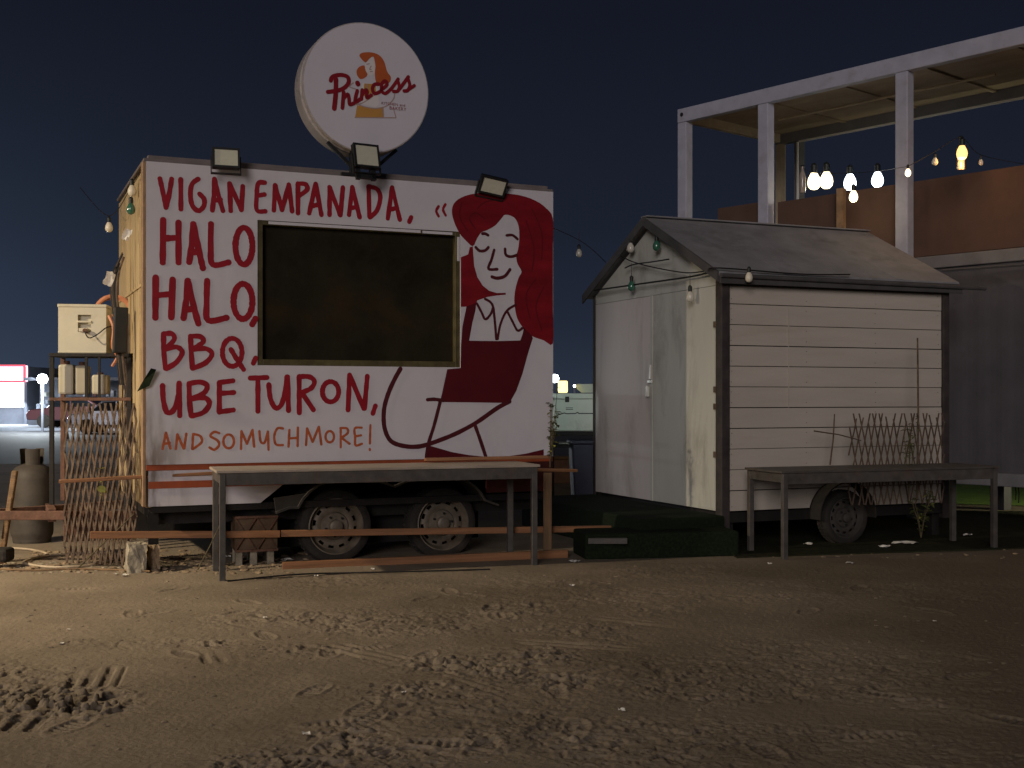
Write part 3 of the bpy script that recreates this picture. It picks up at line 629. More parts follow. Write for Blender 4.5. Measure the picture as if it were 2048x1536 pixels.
lettering('logo_outline', [[(610,640),(560,620),(590,590)],[(600,765),(660,755),(740,705),(800,660)],[(640,770),(720,792),(800,795),(870,770),(915,720),(925,680)],[(605,870),(935,872)],[(835,868),(830,790)],[(935,870),(915,800)],[(700,600),(705,640),(715,700)],
   [(700,440),(720,436)],[(735,455),(722,480),(735,482)],[(728,500),(745,498)]], *Z3, 7, M['logo_grey'], sh, sg, .0070, .0)
script = [{'p':[(450,560),(448,680),(436,798)],'w':34},{'p':[(408,572),(425,540),(490,526),(546,545),(548,598),(490,645),(385,664)],'w':30},
 {'p':[(512,665),(508,720),(502,793)],'w':28},{'p':[(508,720),(545,682),(556,720),(562,765),(595,755)],'w':27},
 {'p':[(622,655),(606,720),(610,745),(645,722)],'w':27},{'p':[(624,592),(628,600)],'w':36},
 {'p':[(662,648),(655,722)],'w':27},{'p':[(658,690),(690,648),(702,662),(698,712),(735,690)],'w':26},
 {'p':[(795,600),(760,605),(745,640),(762,678),(805,662)],'w':26}, {'p':[(815,648),(862,606),(848,574),(820,600),(820,655),(850,676),(892,642)],'w':25},
 {'p':[(895,640),(925,600),(952,560)],'w':25},{'p':[(948,572),(962,622),(948,656),(915,660)],'w':25},
 {'p':[(962,640),(1000,590),(1034,542)],'w':26},{'p':[(1030,552),(1046,610),(1030,650),(1000,656)],'w':26},{'p':[(1046,638),(1083,612)],'w':24}]
lettering('logo_script', script, *Z3, 27, M['logo_red'], sh, sg, .0085, .03)
def text(body, px, py, h, hit, lvl, m, parent, name='small_print'):
    cu = bpy.data.curves.new('t', 'FONT'); cu.body = body; cu.size = h; cu.space_character = 1.1
    o = bpy.data.objects.new('t', cu); COL.objects.link(o); dg = bpy.context.evaluated_depsgraph_get(); me = bpy.data.meshes.new_from_object(o.evaluated_get(dg))
    bpy.data.objects.remove(o); p = hit(px, py)
    for v in me.vertices: v.co = (p.x + v.co.x, -lvl, p.y + v.co.y)
    me.name = name; me.materials.clear(); me.materials.append(m); q = bpy.data.objects.new(name, me); COL.objects.link(q); q.parent = parent; return q
text('KITCHEN and', 762, 209, .036, sh, .0078, M['logo_red'], sg)
text('BAKERY', 778, 219, .043, sh, .0078, M['logo_red'], sg)
b = MB(); b.box(-.13, -.09, .08, .14, -.78, -RS + .03); b.box(.06, .10, .08, .14, -.78, -RS + .03); b.box(-.22, .2, .06, .26, -.80, -.775)
b.bar((-.34, .12, -.50), (-.10, .12, -.72), .03, .03); b.bar((.32, .12, -.52), (.10, .12, -.72), .03, .03)
b.build('mount', M['frame_black'], sg)

# ---- floodlights (unlit) on the roof edge
def floodlight(px, py, wpx, hpx, Y, label, tilt, yaw, roll=0):
    c = P(px, py, Y); t = thing('floodlight', label, 'floodlight', c, yaw, 'floodlights on the trailer roof')
    t.rotation_euler = (tilt, roll, yaw)
    W, H = wpx * Y / F / 2, hpx * Y / F / 2
    b = MB(); b.box(-W, W, .0, .05, -H, H); 
    for k in range(-4, 5): b.box(k * W / 5 - .004, k * W / 5 + .004, .05, .075, -H * .8, H * .8)
    b.build('housing', M['frame_black'], t, .006)
    b = MB(); b.box(-W, -W + .018, -.016, 0, -H, H); b.box(W - .018, W, -.016, 0, -H, H); b.box(-W + .018, W - .018, -.016, 0, H - .018, H); b.box(-W + .018, W - .018, -.016, 0, -H, -H + .018)
    b.build('bezel', M['frame_black'], t)
    b = MB(); b.box(-W + .018, W - .018, -.008, -.003, -H + .018, H - .018); b.build('glass', M['flood_glass'], t)
    b = MB(); b.box(-W - .012, -W - .004, .01, .04, -H - .04, .02); b.box(W + .004, W + .012, .01, .04, -H - .04, .02); b.box(-W - .012, W + .012, .01, .04, -H - .05, -H - .04)
    b.build('bracket', M['frame_black'], t); return t
floodlight(452, 316, 54, 42, 10.42, 'square floodlight with a pale glass on the left of the trailer roof', R(-12), TA - .1)
fm = floodlight(733, 312, 55, 50, 10.85, 'square floodlight on a bracket right under the round sign', R(-14), TA + .12)
floodlight(986, 372, 56, 36, 11.5, 'floodlight tilted down above the painted woman\'s hair', R(28), TA, R(8))
b = MB(); b.box(-.10, -.06, .03, .07, -.21, -.11); b.box(.05, .09, .03, .07, -.21, -.11); b.box(-.1, .09, .03, .07, -.20, -.16); b.build('stand', M['frame_black'], fm)

# ------------------------------------------------------------ tables
def table(O, u, Ln, w_, h, label, legs, top_m):
    a = math.atan2(u.y, u.x); t = thing('bar_table', label, 'table', O, a, 'steel bar tables')
    b = MB(); b.box(-.05, Ln + .05, -.03, w_ + .03, h - .022, h); b.build('table_top', top_m, t, .004)
    for (x, y) in legs:
        b = MB(); b.box(x - .025, x + .025, y - .025, y + .025, -.02, h - .025); b.build('leg', M['table_steel'], t, .004)
    b = MB(); b.box(-.02, Ln + .02, -.014, .014, h - .125, h - .024); b.box(-.02, Ln + .02, w_ - .014, w_ + .014, h - .125, h - .024)
    b.box(-.02, .02, .016, w_ - .016, h - .11, h - .026); b.box(Ln - .02, Ln + .02, .016, w_ - .016, h - .11, h - .026); b.build('apron', M['table_steel'], t, .003)
    return t
A = Vector((-2.38, 9.86, 0)); Bv = Vector((.197, 10.75, 0)); u = (Bv - A); Ln = u.length; u.normalize()
t1 = table(A, u, Ln, .6, .90, 'long grey steel bar table standing before the painted food trailer', [(0, 0), (Ln, 0), (0, .6), (Ln - .02, .6)], M['table_top'])
A2 = Vector((2.52, 11.1, 0)); B2 = Vector((4.78, 11.9, 0)); u2 = (B2 - A2); L2 = u2.length; u2.normalize()
t2 = table(A2, u2, L2, .6, .82, 'grey steel bar table standing before the cream planked shed', [(0, 0), (L2, 0), (0, .6), (L2, .6)], M['table_steel'])

# wooden rails
def plank(a, c, w_, h, label, m=None, name='wooden_rail', grp='loose wooden rails'):
    o = (a + c) / 2; d = c - a; t = MB(); ln = d.length; yaw = math.atan2(d.y, d.x); pitch = -math.asin(max(-1, min(1, d.z / ln)))
    t.box(-ln/2, ln/2, -w_/2, w_/2, -h/2, h/2); q = t.build(name, m or M['wood'], None, .004)
    q.location = o; q.rotation_euler = (0, pitch, yaw); tag(q, label, 'rail', grp); return q
plank(P(180, 1070, 10.3), P(560, 1068, 10.78), .03, .062, 'long orange-brown rail at knee height left of the twin wheels')
plank(P(562, 1067, 10.80), P(1222, 1057, 11.72), .03, .060, 'long orange-brown rail crossing in front of the twin trailer wheels')
plank(P(565, 1134, 10.5), P(1135, 1108, 11.25), .04, .085, 'brown plank lying along the ground below the trailer wheels')
plank(P(118, 963, 10.15), P(425, 946, 10.55), .09, .028, 'slanting thin plank resting across the lattice left of the long table')
plank(P(308, 939, 10.5), P(600, 934, 10.8), .09, .02, 'thin board behind the left end of the long table', M['wood'])
plank(P(850, 919, 11.05), P(1095, 914, 11.35), .09, .028, 'thin orange plank lying behind the right end of the long table')
plank(P(1000, 938, 11.2), P(1150, 941, 11.6), .10, .028, 'thin plank jutting out past the right end of the long table')
plank(P(1095, 945, 11.4), P(1095, 1112, 11.4), .06, .08, 'dark wooden post under the plank ends right of the trailer', M['wood_old'], 'wooden_post')
b = MB(); b.bar((0, 0, 0), (.10, .05, .78), .05, .05); q = b.build('wooden_stake', M['wood_old'], None, .01); q.location = P(4, 1112, 11.0); tag(q, 'yellow-brown leaning stake at the far left edge of the lot', 'stake')
# two crosspieces of short brace under the table
# ------------------------------------------------------------ lattice panels
def lattice(name, label, c0, c1, z0, z1, nsl, lean, skip, wd=.016, grp='rusty lattice panels'):
    d = c1 - c0; d.z = 0; Wd = d.length; a = math.atan2(d.y, d.x); t = thing(name, label, 'lattice', (c0.x, c0.y, 0), a, grp)
    rnd = random.Random(len(label)); H = z1 - z0; sh_ = H * lean
    for layer, sg_ in ((0, 1), (1, -1)):
        for i in range(-nsl // 2, nsl + nsl // 2):
            x0 = Wd * (i + .5) / nsl; pa = [x0 + (0 if sg_ > 0 else 0), x0 + sg_ * sh_]
            # clip to the panel
            ts = [0, 1]; dx = pa[1] - pa[0]
            if dx:
                tA = (0 - pa[0]) / dx; tB = (Wd - pa[0]) / dx; lo, hi = min(tA, tB), max(tA, tB)
                ts = [max(0, lo), min(1, hi)]
            if ts[1] - ts[0] < .08 or rnd.random() < skip: continue
            if rnd.random() < .25: ts[1] -= rnd.uniform(0, .12)
            y = layer * .011
            pts = [(pa[0] + dx * tt + rnd.uniform(-.006, .006), y + rnd.uniform(-.006, .006), z0 + H * tt) for tt in (ts[0], ts[0] * .66 + ts[1] * .34, ts[0] * .34 + ts[1] * .66, ts[1])]
            mb = MB()
            vs = []; 
            for p in pts:
                vs += [(p[0] - wd/2, p[1] - .003, p[2]), (p[0] + wd/2, p[1] - .003, p[2]), (p[0] + wd/2, p[1] + .003, p[2]), (p[0] - wd/2, p[1] + .003, p[2])]
            fs = [(0, 1, 2, 3), (15, 14, 13, 12)]
            for k in range(3):
                for j in range(4): fs.append((k*4+j, k*4+(j+1)%4, k*4+4+(j+1)%4, k*4+4+j))
            mb.add(vs, fs); mb.build('slat', M['lattice'], t)
    return t
c0 = P(128, 1100, 10.75); c1 = P(272, 1100, 10.55)
lattice('lattice_panel', 'rusty brown lattice panel of close slats standing left of the food trailer', c0, c1, .02, 1.45, 13, .20, .04, .019)
c0 = P(1698, 1000, 12.0); c1 = P(1888, 1000, 12.3)
lattice('lattice_panel', 'thin leaning lattice panel standing against the cream planked shed', c0, c1, .42, 1.34, 15, .22, .12, .014)
def stick(name, a, c, r, label, m, cat='stick'):
    b = MB(); o = a; b.tube([(0, 0, 0), tuple((c - a) * .5 + Vector((.01, 0, .012))), tuple(c - a)], r, 6, r * .7); q = b.build(name, m); q.location = o; return tag(q, label, cat)
stick('broken_slat', P(1628, 862, 11.9), P(1722, 881, 12.0), .008, 'broken dark slat sticking out left of the shed lattice', M['lattice'])
stick('rusty_rod', P(1834, 1000, 12.2), P(1835, 676, 12.35), .012, 'upright rusty rod rising above the lattice before the shed', M['lattice'], 'rod')
stick('broken_slat', P(1660, 930, 11.98), P(1669, 828, 12.0), .009, 'lone upright slat standing clear left of the shed lattice', M['lattice'])
stick('dry_twig', P(395, 1140, 10.2), P(440, 1050, 10.3), .006, 'thin dry twig leaning before the rail left of the long table', M['stem'], 'twig')
stick('dry_twig', P(150, 1142, 10.4), P(268, 1028, 10.5), .008, 'long dry twig leaning against the rusty lattice', M['stem'], 'twig')

# ------------------------------------------------------------ rack, tanks, cylinder at the left
RY = 11.25
ro = P(186, 985, RY); rk = thing('storage_rack', 'dark rusty two-shelf steel rack standing over the drawbar', 'rack', (ro.x, RY, .5), R(8))
x0 = -.37; x1 = .33; zt = P(0, 714, RY).z - .5; z2 = P(0, 795, RY).z - .5; 
for (xx, yy) in ((x0, 0), (x1, 0), (x0, .45), (x1, .45)):
    b = MB(); b.box(xx - .02, xx + .02, yy - .02, yy + .02, 0, zt); b.build('leg', M['rust'] if (xx < 0 and yy > 0) else M['black_iron'], rk, .003)
b = MB(); b.box(x0 - .02, x1 + .06, -.03, .48, zt + .002, zt + .035); b.build('shelf', M['black_iron'], rk, .003)
b = MB(); b.box(x0 - .018, x1 + .018, -.026, .47, z2 - .03, z2); b.build('shelf', M['rust'], rk, .003)
b = MB(); b.box(x0 + .3, x0 + .325, -.024, .0, z2, zt); b.box(x0 + .42, x0 + .44, -.024, .0, z2, zt); b.build('upright', M['black_iron'], rk)
# white tank on top
tk = thing('water_tank', 'yellowish white plastic water tank with a recessed handle on the rack top', 'tank', (P(163, 710, RY).x, RY + .02, P(0, 712, RY).z + .028), R(10))
Wt, Ht = .215, .43
b = MB(); b.box(-Wt, -.04, 0, .36, 0, Ht); b.box(.08, Wt, 0, .36, 0, Ht); b.box(-.04, .08, 0, .36, 0, .20); b.box(-.04, .08, 0, .36, .36, Ht); b.box(-.04, .08, .05, .36, .20, .36); b.build('tank_body', M['white_plastic'], tk)
b = MB(); b.box(-Wt - .008, Wt + .008, -.008, .368, Ht, Ht + .03); b.box(-Wt - .004, Wt + .004, -.004, .364, 0, .02); b.build('tank_rim', M['white_plastic'], tk, .008)
b = MB(); b.box(-.045, .085, -.012, .01, .285, .305); b.box(-.03, .05, -.02, .05, .20, .235); b.build('handle', M['white_plastic'], tk, .005)
b = MB(); b.lathe([(.02, -.05), (.02, .0)], 12, (.03, 0, .21), 'y'); b.build('tap', M['rust'], tk)
b = MB(); b.tube(spline([(.03, -.05, .20), (.07, -.07, .14), (.14, -.06, .17), (.22, -.02, .24), (.27, .1, .26)], 5), .006, 6); b.build('tube', M['cable'], tk)
# orange hose coil looped over and behind the tank
pts = []
hc = P(203, 634, RY + .1)
for k in range(90):
    a = k / 90 * 2 * math.pi * 3.2; r_ = .20 + .012 * math.sin(a * 1.7)
    pts.append((r_ * .95 * math.cos(a) , .43 + .02 * (k / 25), r_ * math.sin(a) + .0))
b = MB(); b.tube(pts, .016, 6); q = b.build('hose_coil', M['hose']); q.location = (hc.x, RY - .02, hc.z + .02); tag(q, 'orange hose coiled behind the white tank on the rack', 'hose')
b = MB(); b.tube(spline([(0, 0, 0), (.06, -.05, -.12), (.05, -.04, -.3), (.12, 0, -.42), (.10, 0, -.48)], 5), .016, 6); b.tube(spline([(.03, .02, .02), (.12, .0, -.16), (.10, 0, -.34), (.03, 0, -.47)], 5), .014, 6)
q = b.build('hanging_hose', M['hose']); q.location = P(218, 632, RY - .05); tag(q, 'orange hose end hanging down right of the white tank', 'hose')
def jerry(px0, px1, py0, py1, Y, label, m):
    c = P((px0 + px1) / 2, py1, Y); W = (px1 - px0) / 2 * Y / F; H = (py1 - py0) * Y / F
    t = thing('jerrycan', label, 'jerrycan', c, R(12), 'cans on the rack shelf')
    b = MB(); b.box(-W, W, 0, .26, 0, H * .9); b.build('can_body', m, t, .02)
    b = MB(); b.lathe([(.028, H * .9), (.028, H), (.024, H + .003)], 14, (0, .06, 0)); b.build('cap', M['rust'], t)
    b = MB(); b.tube([(0, .11, H * .89), (0, .12, H * .97), (0, .2, H * .97), (0, .22, H * .89)], .010, 6); b.build('handle', m, t)
jerry(117, 146, 722, 789, RY + .06, 'tall white jerrycan on the lower rack shelf, leftmost', M['white_plastic'])
jerry(150, 174, 724, 789, RY + .08, 'grey-white jerrycan in the middle of the lower rack shelf', mat('grey_plastic', (.42, .38, .28), .5, .1, 5))
jerry(184, 214, 745, 789, RY + .08, 'small yellowish can at the right of the lower rack shelf', M['white_plastic'])
# black junction box and cables on the trailer end
t = thing('cable_bundle', 'black bundle of cables hanging down the cream end wall of the trailer', 'cable')
rr_ = random.Random(4)
for k in range(7):
    ox = rr_.uniform(-7, 7); b = MB()
    pts = [P(246 + ox * .3, 505 + k * 3, 11.2), P(232 + ox, 545, 11.15), P(228 + ox, 590, 11.1), P(236 + ox, 650, 11.05), P(240 + ox, 715, 11.0), P(246 + ox, 770, 11.0)]
    b.tube(spline(pts, 4), rr_.uniform(.006, .012), 6); b.build('cable', M['cable'] if k % 3 else M['lattice'], t)
b = MB(); b.box(-.06, .06, 0, .10, 0, .42); q = b.build('fuse_box', M['frame_black'], None, .01); q.location = P(240, 706, 10.95); q.rotation_euler = (0, R(2), TA); tag(q, 'tall black fuse box fixed to the trailer end beside the tank', 'fuse box')
# torn white and cloth scraps hanging on the end wall
for (px, py, s_, lb) in ((258, 468, .07, 'torn white rag high on the cream trailer end'), (224, 555, .08, 'pale rag hanging off the cables at the trailer end')):
    b = MB(); n = 5; vs = []; fs = []; q_ = random.Random(px)
    for i in range(n):
        for j in range(n): vs.append(((i/(n-1) - .5) * s_ + q_.uniform(-.008, .008), q_.uniform(-.012, .012), -(j/(n-1)) * s_ * 1.5 + q_.uniform(-.01, .01)))
    for i in range(n-1):
        for j in range(n-1): fs.append((i*n+j, (i+1)*n+j, (i+1)*n+j+1, i*n+j+1))
    b.add(vs, fs, True); q = b.build('rag', M['scrap']); q.location = P(px, py - 10, 10.8); q.rotation_euler = (0, .4, TA); tag(q, lb, 'rag')
b = MB(); b.add([(0, 0, 0), (.07, -.02, .10), (.11, 0, .09), (.05, .0, -.05), (-.05, -.02, -.10)], [(0, 1, 2, 3), (0, 3, 4)]); q = b.build('green_rag', M['turf']); q.location = P(287, 760, 10.27); tag(q, 'small dark green rag pinned at the trailer corner', 'rag')

# gas cylinder
gY = 12.45; go = P(64, 1082, gY); gc = thing('gas_cylinder', 'tall dusty grey gas cylinder standing behind the drawbar', 'gas cylinder', (go.x, gY, 0))
b = MB(); b.lathe([(.17, .0), (.19, .02), (.19, .05), (.205, .08), (.21, .12), (.21, .66), (.20, .72), (.16, .78), (.10, .81), (.05, .82)], 36); b.build('cylinder_body', M['gas'], gc)
b = MB(); b.lathe([(.213, .36), (.216, .37), (.213, .38)], 36, close=False); b.lathe([(.185, -.0), (.19, .05)], 36, close=False); b.build('weld_band', M['gas'], gc)
b = MB()
for a0 in (0.3, 2.4, 4.5):
    for k in range(6):
        a = a0 + k * .22; a2 = a + .22; b.add([(.11*math.cos(a), .11*math.sin(a), .80), (.11*math.cos(a2), .11*math.sin(a2), .80), (.12*math.cos(a2), .12*math.sin(a2), .97), (.12*math.cos(a), .12*math.sin(a), .97)], [(0,1,2,3)])
b.build('collar', M['gas'], gc)
b = MB(); b.lathe([(.025, .82), (.025, .90), (.04, .905), (.04, .93), (.01, .935)], 12); b.build('valve', M['stone'], gc)
# concrete footing block, and crate
def rock_block(name, px0, px1, py0, py1, Y, label, cat, m, seed):
    W = (px1 - px0) * Y / F; H = (py1 - py0) * Y / F; c = P((px0 + px1) / 2, py1, Y)
    me = bmesh.new(); bmesh.ops.create_cube(me, size=1); bmesh.ops.subdivide_edges(me, edges=me.edges, cuts=5, use_grid_fill=True)
    r_ = random.Random(seed)
    for v in me.verts:
        q = v.co.copy(); v.co = Vector((q.x * W * (1.0 - .12 * (q.z + .5)), q.y * .22, (q.z + .5) * H)) + Vector((r_.uniform(-1, 1), r_.uniform(-1, 1), r_.uniform(-1, 1))) * .009
    m_ = bpy.data.meshes.new(name); me.to_mesh(m_); me.free(); m_.materials.append(m); o = bpy.data.objects.new(name, m_); COL.objects.link(o); o.location = (c.x, Y, -.01); o.rotation_euler = (0, 0, TA); return tag(o, label, cat)
rock_block('concrete_block', 253, 290, 1082, 1142, 10.35, 'pale crumbly concrete block under the near corner of the trailer', 'block', M['concrete'], 2)
rock_block('concrete_block', 294, 316, 1090, 1142, 10.5, 'darker narrow concrete block just right of the pale one', 'block', M['stone'], 5)
cY = 10.75; co_ = P(513, 1128, cY); cr_ = thing('wire_crate', 'brown crate faced with diamond mesh, before the left trailer wheel', 'crate', (co_.x, cY, 0), TA * .8)
b = MB(); b.box(-.19, .19, .02, .34, .13, .43); b.build('crate_box', M['crate'], cr_, .006)
b = MB(); b.bar((-.19, 0, .13), (.0, 0, .43), .012, .012); b.bar((0, .0, .13), (.19, .0, .43), .012, .012); b.bar((-.19, .012, .43), (0, .012, .13), .012, .012); b.bar((0, .012, .43), (.19, .012, .13), .012, .012)
b.bar((-.19, .0, .43), (.19, .0, .43), .02, .02); b.bar((-.19, .0, .13), (.19, .0, .13), .02, .02); b.build('mesh_front', M['rust'], cr_)
for xx in (-.15, -.02, .13):
    for yy in (.06, .30):
        b = MB(); b.box(xx - .03, xx + .03, yy - .03, yy + .03, -.01, .13); b.build('foot', M['concrete'], cr_, .005)

# ------------------------------------------------------------ plants
def plant(px, py0, py1, Y, spread, nst, nlf, label, seed, lf=.05, dry=.15):
    base = P(px, py0, Y); H = (py0 - py1) * Y / F; t = thing('leafy_plant', label, 'plant', base); r_ = random.Random(seed)
    st = MB(); g = MB(); d = MB()
    for i in range(nst):
        a = r_.uniform(0, 6.28); e_ = Vector((math.cos(a) * spread * r_.uniform(.2, 1), math.sin(a) * spread * r_.uniform(.2, .8), H * r_.uniform(.5, 1)))
        pts = spline([(0, 0, 0), e_ * .35 + Vector((0, 0, H * .08)), e_ * .7, e_], 4); st.tube(pts, .006, 5, .002)
        for j in range(nlf):
            k = r_.randint(2, len(pts) - 1); p = pts[k]; az = r_.uniform(0, 6.28); el = r_.uniform(-.7, .5); dv = Vector((math.cos(az) * math.cos(el), math.sin(az) * math.cos(el), math.sin(el)))
            s_ = dv.cross(Vector((0, 0, 1))).normalized(); l_ = lf * r_.uniform(.6, 1.3); up = Vector((0, 0, .15 * l_))
            tgt = d if r_.random() < dry else g
            tgt.add([p, p + dv * l_ * .5 + s_ * l_ * .32 + up, p + dv * l_, p + dv * l_ * .5 - s_ * l_ * .32 + up], [(0, 1, 2), (0, 2, 3)])
    st.build('stem', M['stem'], t); g.build('foliage', M['foliage'], t)
    if d.v: d.build('dry_leaves', M['foliage_dry'], t)
plant(1100, 935, 775, 11.75, .13, 7, 12, 'thin leafy plant growing at the right edge of the trailer board', 3, .05, .2)
plant(1842, 1075, 975, 12.0, .20, 8, 10, 'green leafy weed growing under the right-hand table', 5, .07, .1)
plant(1818, 1000, 820, 12.05, .10, 5, 16, 'dark climbing plant twined on the lattice before the shed', 8, .05, .0)
plant(205, 1000, 930, 10.4, .06, 3, 4, 'small pale yellow leaf sprig caught on the rusty lattice', 9, .05, 1)
b = MB(); n = 10; b.add([(.037*math.cos(k*6.283/n), .004*math.sin(k), .03*math.sin(k*6.283/n)) for k in range(n)], [tuple(range(n))]); q = b.build('yellow_leaf', M['foliage_dry']); q.location = P(203, 978, 10.3); tag(q, 'round pale yellow leaf stuck on the rusty lattice', 'leaf')

# ------------------------------------------------------------ shed on wheels
SA = R(22.5); SO_ = Vector((2.09, 11.9, 0)); SU = Vector((math.cos(SA), math.sin(SA), 0)); SV = Vector((-math.sin(SA), math.cos(SA), 0))
SL, SW = 2.82, 2.86; EZ = 2.74; RZ = 3.44; FZ = .365
sd = thing('shed_trailer', 'cream planked garden shed with a pitched grey roof, standing on a single-axle trailer', 'shed', SO_, SA)
nb_ = 11; ph = (EZ - .10 - FZ) / nb_
for k in range(nb_):
    z0 = FZ + k * ph; jy = random.uniform(-.004, .004); r_ = random.uniform(-.003, .003)
    sp = th  # unused
    b = MB(); b.box(.06, SL - .06, .004 + jy, .022, z0 + .003 , z0 + ph - .003 + r_); b.build('plank', M['shed_plank'], sd, .004)
b = MB()
for k in range(nb_):
    for x in (.10, .11 + (SL - .2) * .34, .09 + (SL - .2) * .68, SL - .11):
        for dz in (.05, ph - .05):
            if random.random() < .85: b.lathe([(.004, 0), (.003, .004)], 6, (x + random.uniform(-.006, .006), -.003, FZ + k * ph + dz), 'y')
b.build('nail_heads', M['lattice'], sd)['kind'] = 'stuff'
b = MB(); b.box(.06, SL - .06, .024, .04, FZ, EZ); b.build('backing', M['black_iron'], sd)
sx_ = frame_hit(1577, 700, SO_, SU, SV)[0]
b = MB(); b.box(sx_ - .004, sx_ + .004, -.006, .001, FZ + ph * 5, EZ - .33); b.build('joint_strip', M['shed_plank'], sd)
b = MB(); b.box(-.03, .065, -.03, .088, .12, EZ - .01); b.build('corner_post', M['shed_trim'], sd, .006)
b = MB(); b.box(SL - .06, SL + .02, -.03, .05, .2, EZ - .01); b.build('corner_post', M['shed_trim'], sd, .006)
b = MB(); b.box(-.01, .05, SW - .05, SW + .02, .2, EZ - .01); b.build('corner_post', M['shed_trim'], sd, .006)
b = MB(); b.box(.02, SL, SW - .02, SW, FZ, EZ); b.box(SL - .03, SL, .05, SW - .02, FZ, EZ); b.build('rear_wall', M['shed_plank'], sd)
# gable end: two door leaves and the triangle above them
ds = SW / 2
b = MB(); b.box(-.006, .018, .09, ds - .003, FZ, EZ - .12); dr = b.build('door', M['shed_door'], sd, .003)
b = MB(); b.box(-.012, -.007, .13, .42, FZ + .02, EZ - .14); b.build('cover_sheet', M['shed_door'], dr)
b = MB(); b.box(-.016, -.004, .091, .108, FZ, EZ - .12); b.build('edge_strip', M['pale_edge'], dr)
b = MB()
for zz in (1.55, 1.38, .9, 2.2): b.box(-.036, -.017, .07, .12, zz, zz + .06)
b.build('hinge', M['lattice'], dr)
b = MB(); b.box(-.006, .018, ds + .003, SW - .05, FZ, EZ - .12); dl = b.build('door', M['shed_door_pink_bounce'], sd, .003)
dl['label'] = 'door leaf tinted pink by painted bounce light'
b = MB(); b.box(-.014, -.007, ds - .03, ds + .02, FZ, EZ - .12); b.build('meeting_strip', M['shed_door'], dr)
gz0 = EZ - .12
b = MB()
b.add([(-.004, .02, gz0 + .004), (-.004, SW - .02, gz0 + .004), (-.004, SW - .02, EZ - .03), (-.004, ds, RZ - .045), (-.004, .02, EZ - .03),
       (.02, .02, gz0 + .004), (.02, SW - .02, gz0 + .004), (.02, SW - .02, EZ - .03), (.02, ds, RZ - .045), (.02, .02, EZ - .03)],
      [(0,1,2,3,4),(9,8,7,6,5),(0,5,6,1),(1,6,7,2),(2,7,8,3),(3,8,9,4),(4,9,5,0)])
b.build('gable_panel', M['shed_door'], sd)
b = MB(); b.add([(SL - .02, .02, gz0), (SL - .02, SW - .02, gz0), (SL - .02, SW - .02, EZ - .03), (SL - .02, ds, RZ - .045), (SL - .02, .02, EZ - .03)], [(0,1,2,3,4)]); b.build('gable_panel', M['shed_plank'], sd)
# hasp and padlock
b = MB(); b.box(-.035, -.014, ds - .05, ds + .05, 1.66, 1.69); b.box(-.03, -.014, ds - .012, ds + .018, 1.70, 1.86); hp = b.build('hasp', mat('bright_steel', (.75, .73, .66), .3, .1, 9, metal=.4), sd, .003)
b = MB(); b.box(-.05, -.02, ds + .02, ds + .065, 1.51, 1.62); b.tube([(-.035, ds + .03, 1.62), (-.035, ds + .03, 1.665), (-.035, ds + .055, 1.665), (-.035, ds + .055, 1.62)], .006, 6); b.build('padlock', hp.data.materials[0], hp, .003)
# roof
ov = .10; eo = .09; slope = (RZ - EZ) / ds
def roof_side(sgn):
    y0 = -eo if sgn < 0 else SW + eo; z0 = EZ - eo * slope
    vs = [(-ov, y0, z0), (SL + ov, y0, z0), (SL + ov, ds, RZ), (-ov, ds, RZ)]
    vs2 = [(x, y, z + .045) for x, y, z in vs]
    b = MB(); b.add(vs + vs2, [(0,1,2,3),(7,6,5,4),(0,4,5,1),(1,5,6,2),(2,6,7,3),(3,7,4,0)])
    return b.build('roof_slope', M['felt'], sd, .003)
rf = roof_side(-1); rb_ = roof_side(1)
b = MB(); b.box(-ov - .005, SL + ov + .005, ds - .07, ds + .07, RZ + .038, RZ + .056); b.build('ridge_cap', M['felt'], sd, .01)
# felt laps run up the slope
b = MB()
for k in range(1, 4):
    x = SL * k / 4; b.bar((x, -eo, EZ - eo * slope + .048), (x, ds - .08, RZ + .04 - .04), .10, .004, (0, 0, 1))
b.build('felt_lap', M['felt'], rf)
for sgn, ye in ((-1, -eo), (1, SW + eo)):
    b = MB(); b.add([(-ov - .02, ye, EZ - eo*slope - .055), (-ov - .02, ds, RZ - .055), (-ov - .02, ds, RZ + .045), (-ov - .02, ye, EZ - eo*slope + .045), (-ov, ye, EZ - eo*slope - .055), (-ov, ds, RZ - .055), (-ov, ds, RZ + .045), (-ov, ye, EZ - eo*slope + .045)],
        [(0,1,2,3),(7,6,5,4),(0,4,5,1),(1,5,6,2),(2,6,7,3),(3,7,4,0)]); b.build('barge_board', M['felt_dark'], sd)
b = MB(); b.box(-ov, SL + ov + .02, -eo - .028, -eo - .003, EZ - .12, EZ - .02); b.build('eave_board', M['felt_dark'], sd, .004)
b = MB(); b.box(.0, SL, -.028, -.002, EZ - .13, EZ - .02); b.build('wall_plate', M['shed_trim'], sd)
b = MB(); b.tube([(-.1, -eo - .045, EZ - .045), (SL + .42, -eo - .045, EZ - .06)], .02, 8); b.build('gutter_pipe', M['felt_dark'], sd)
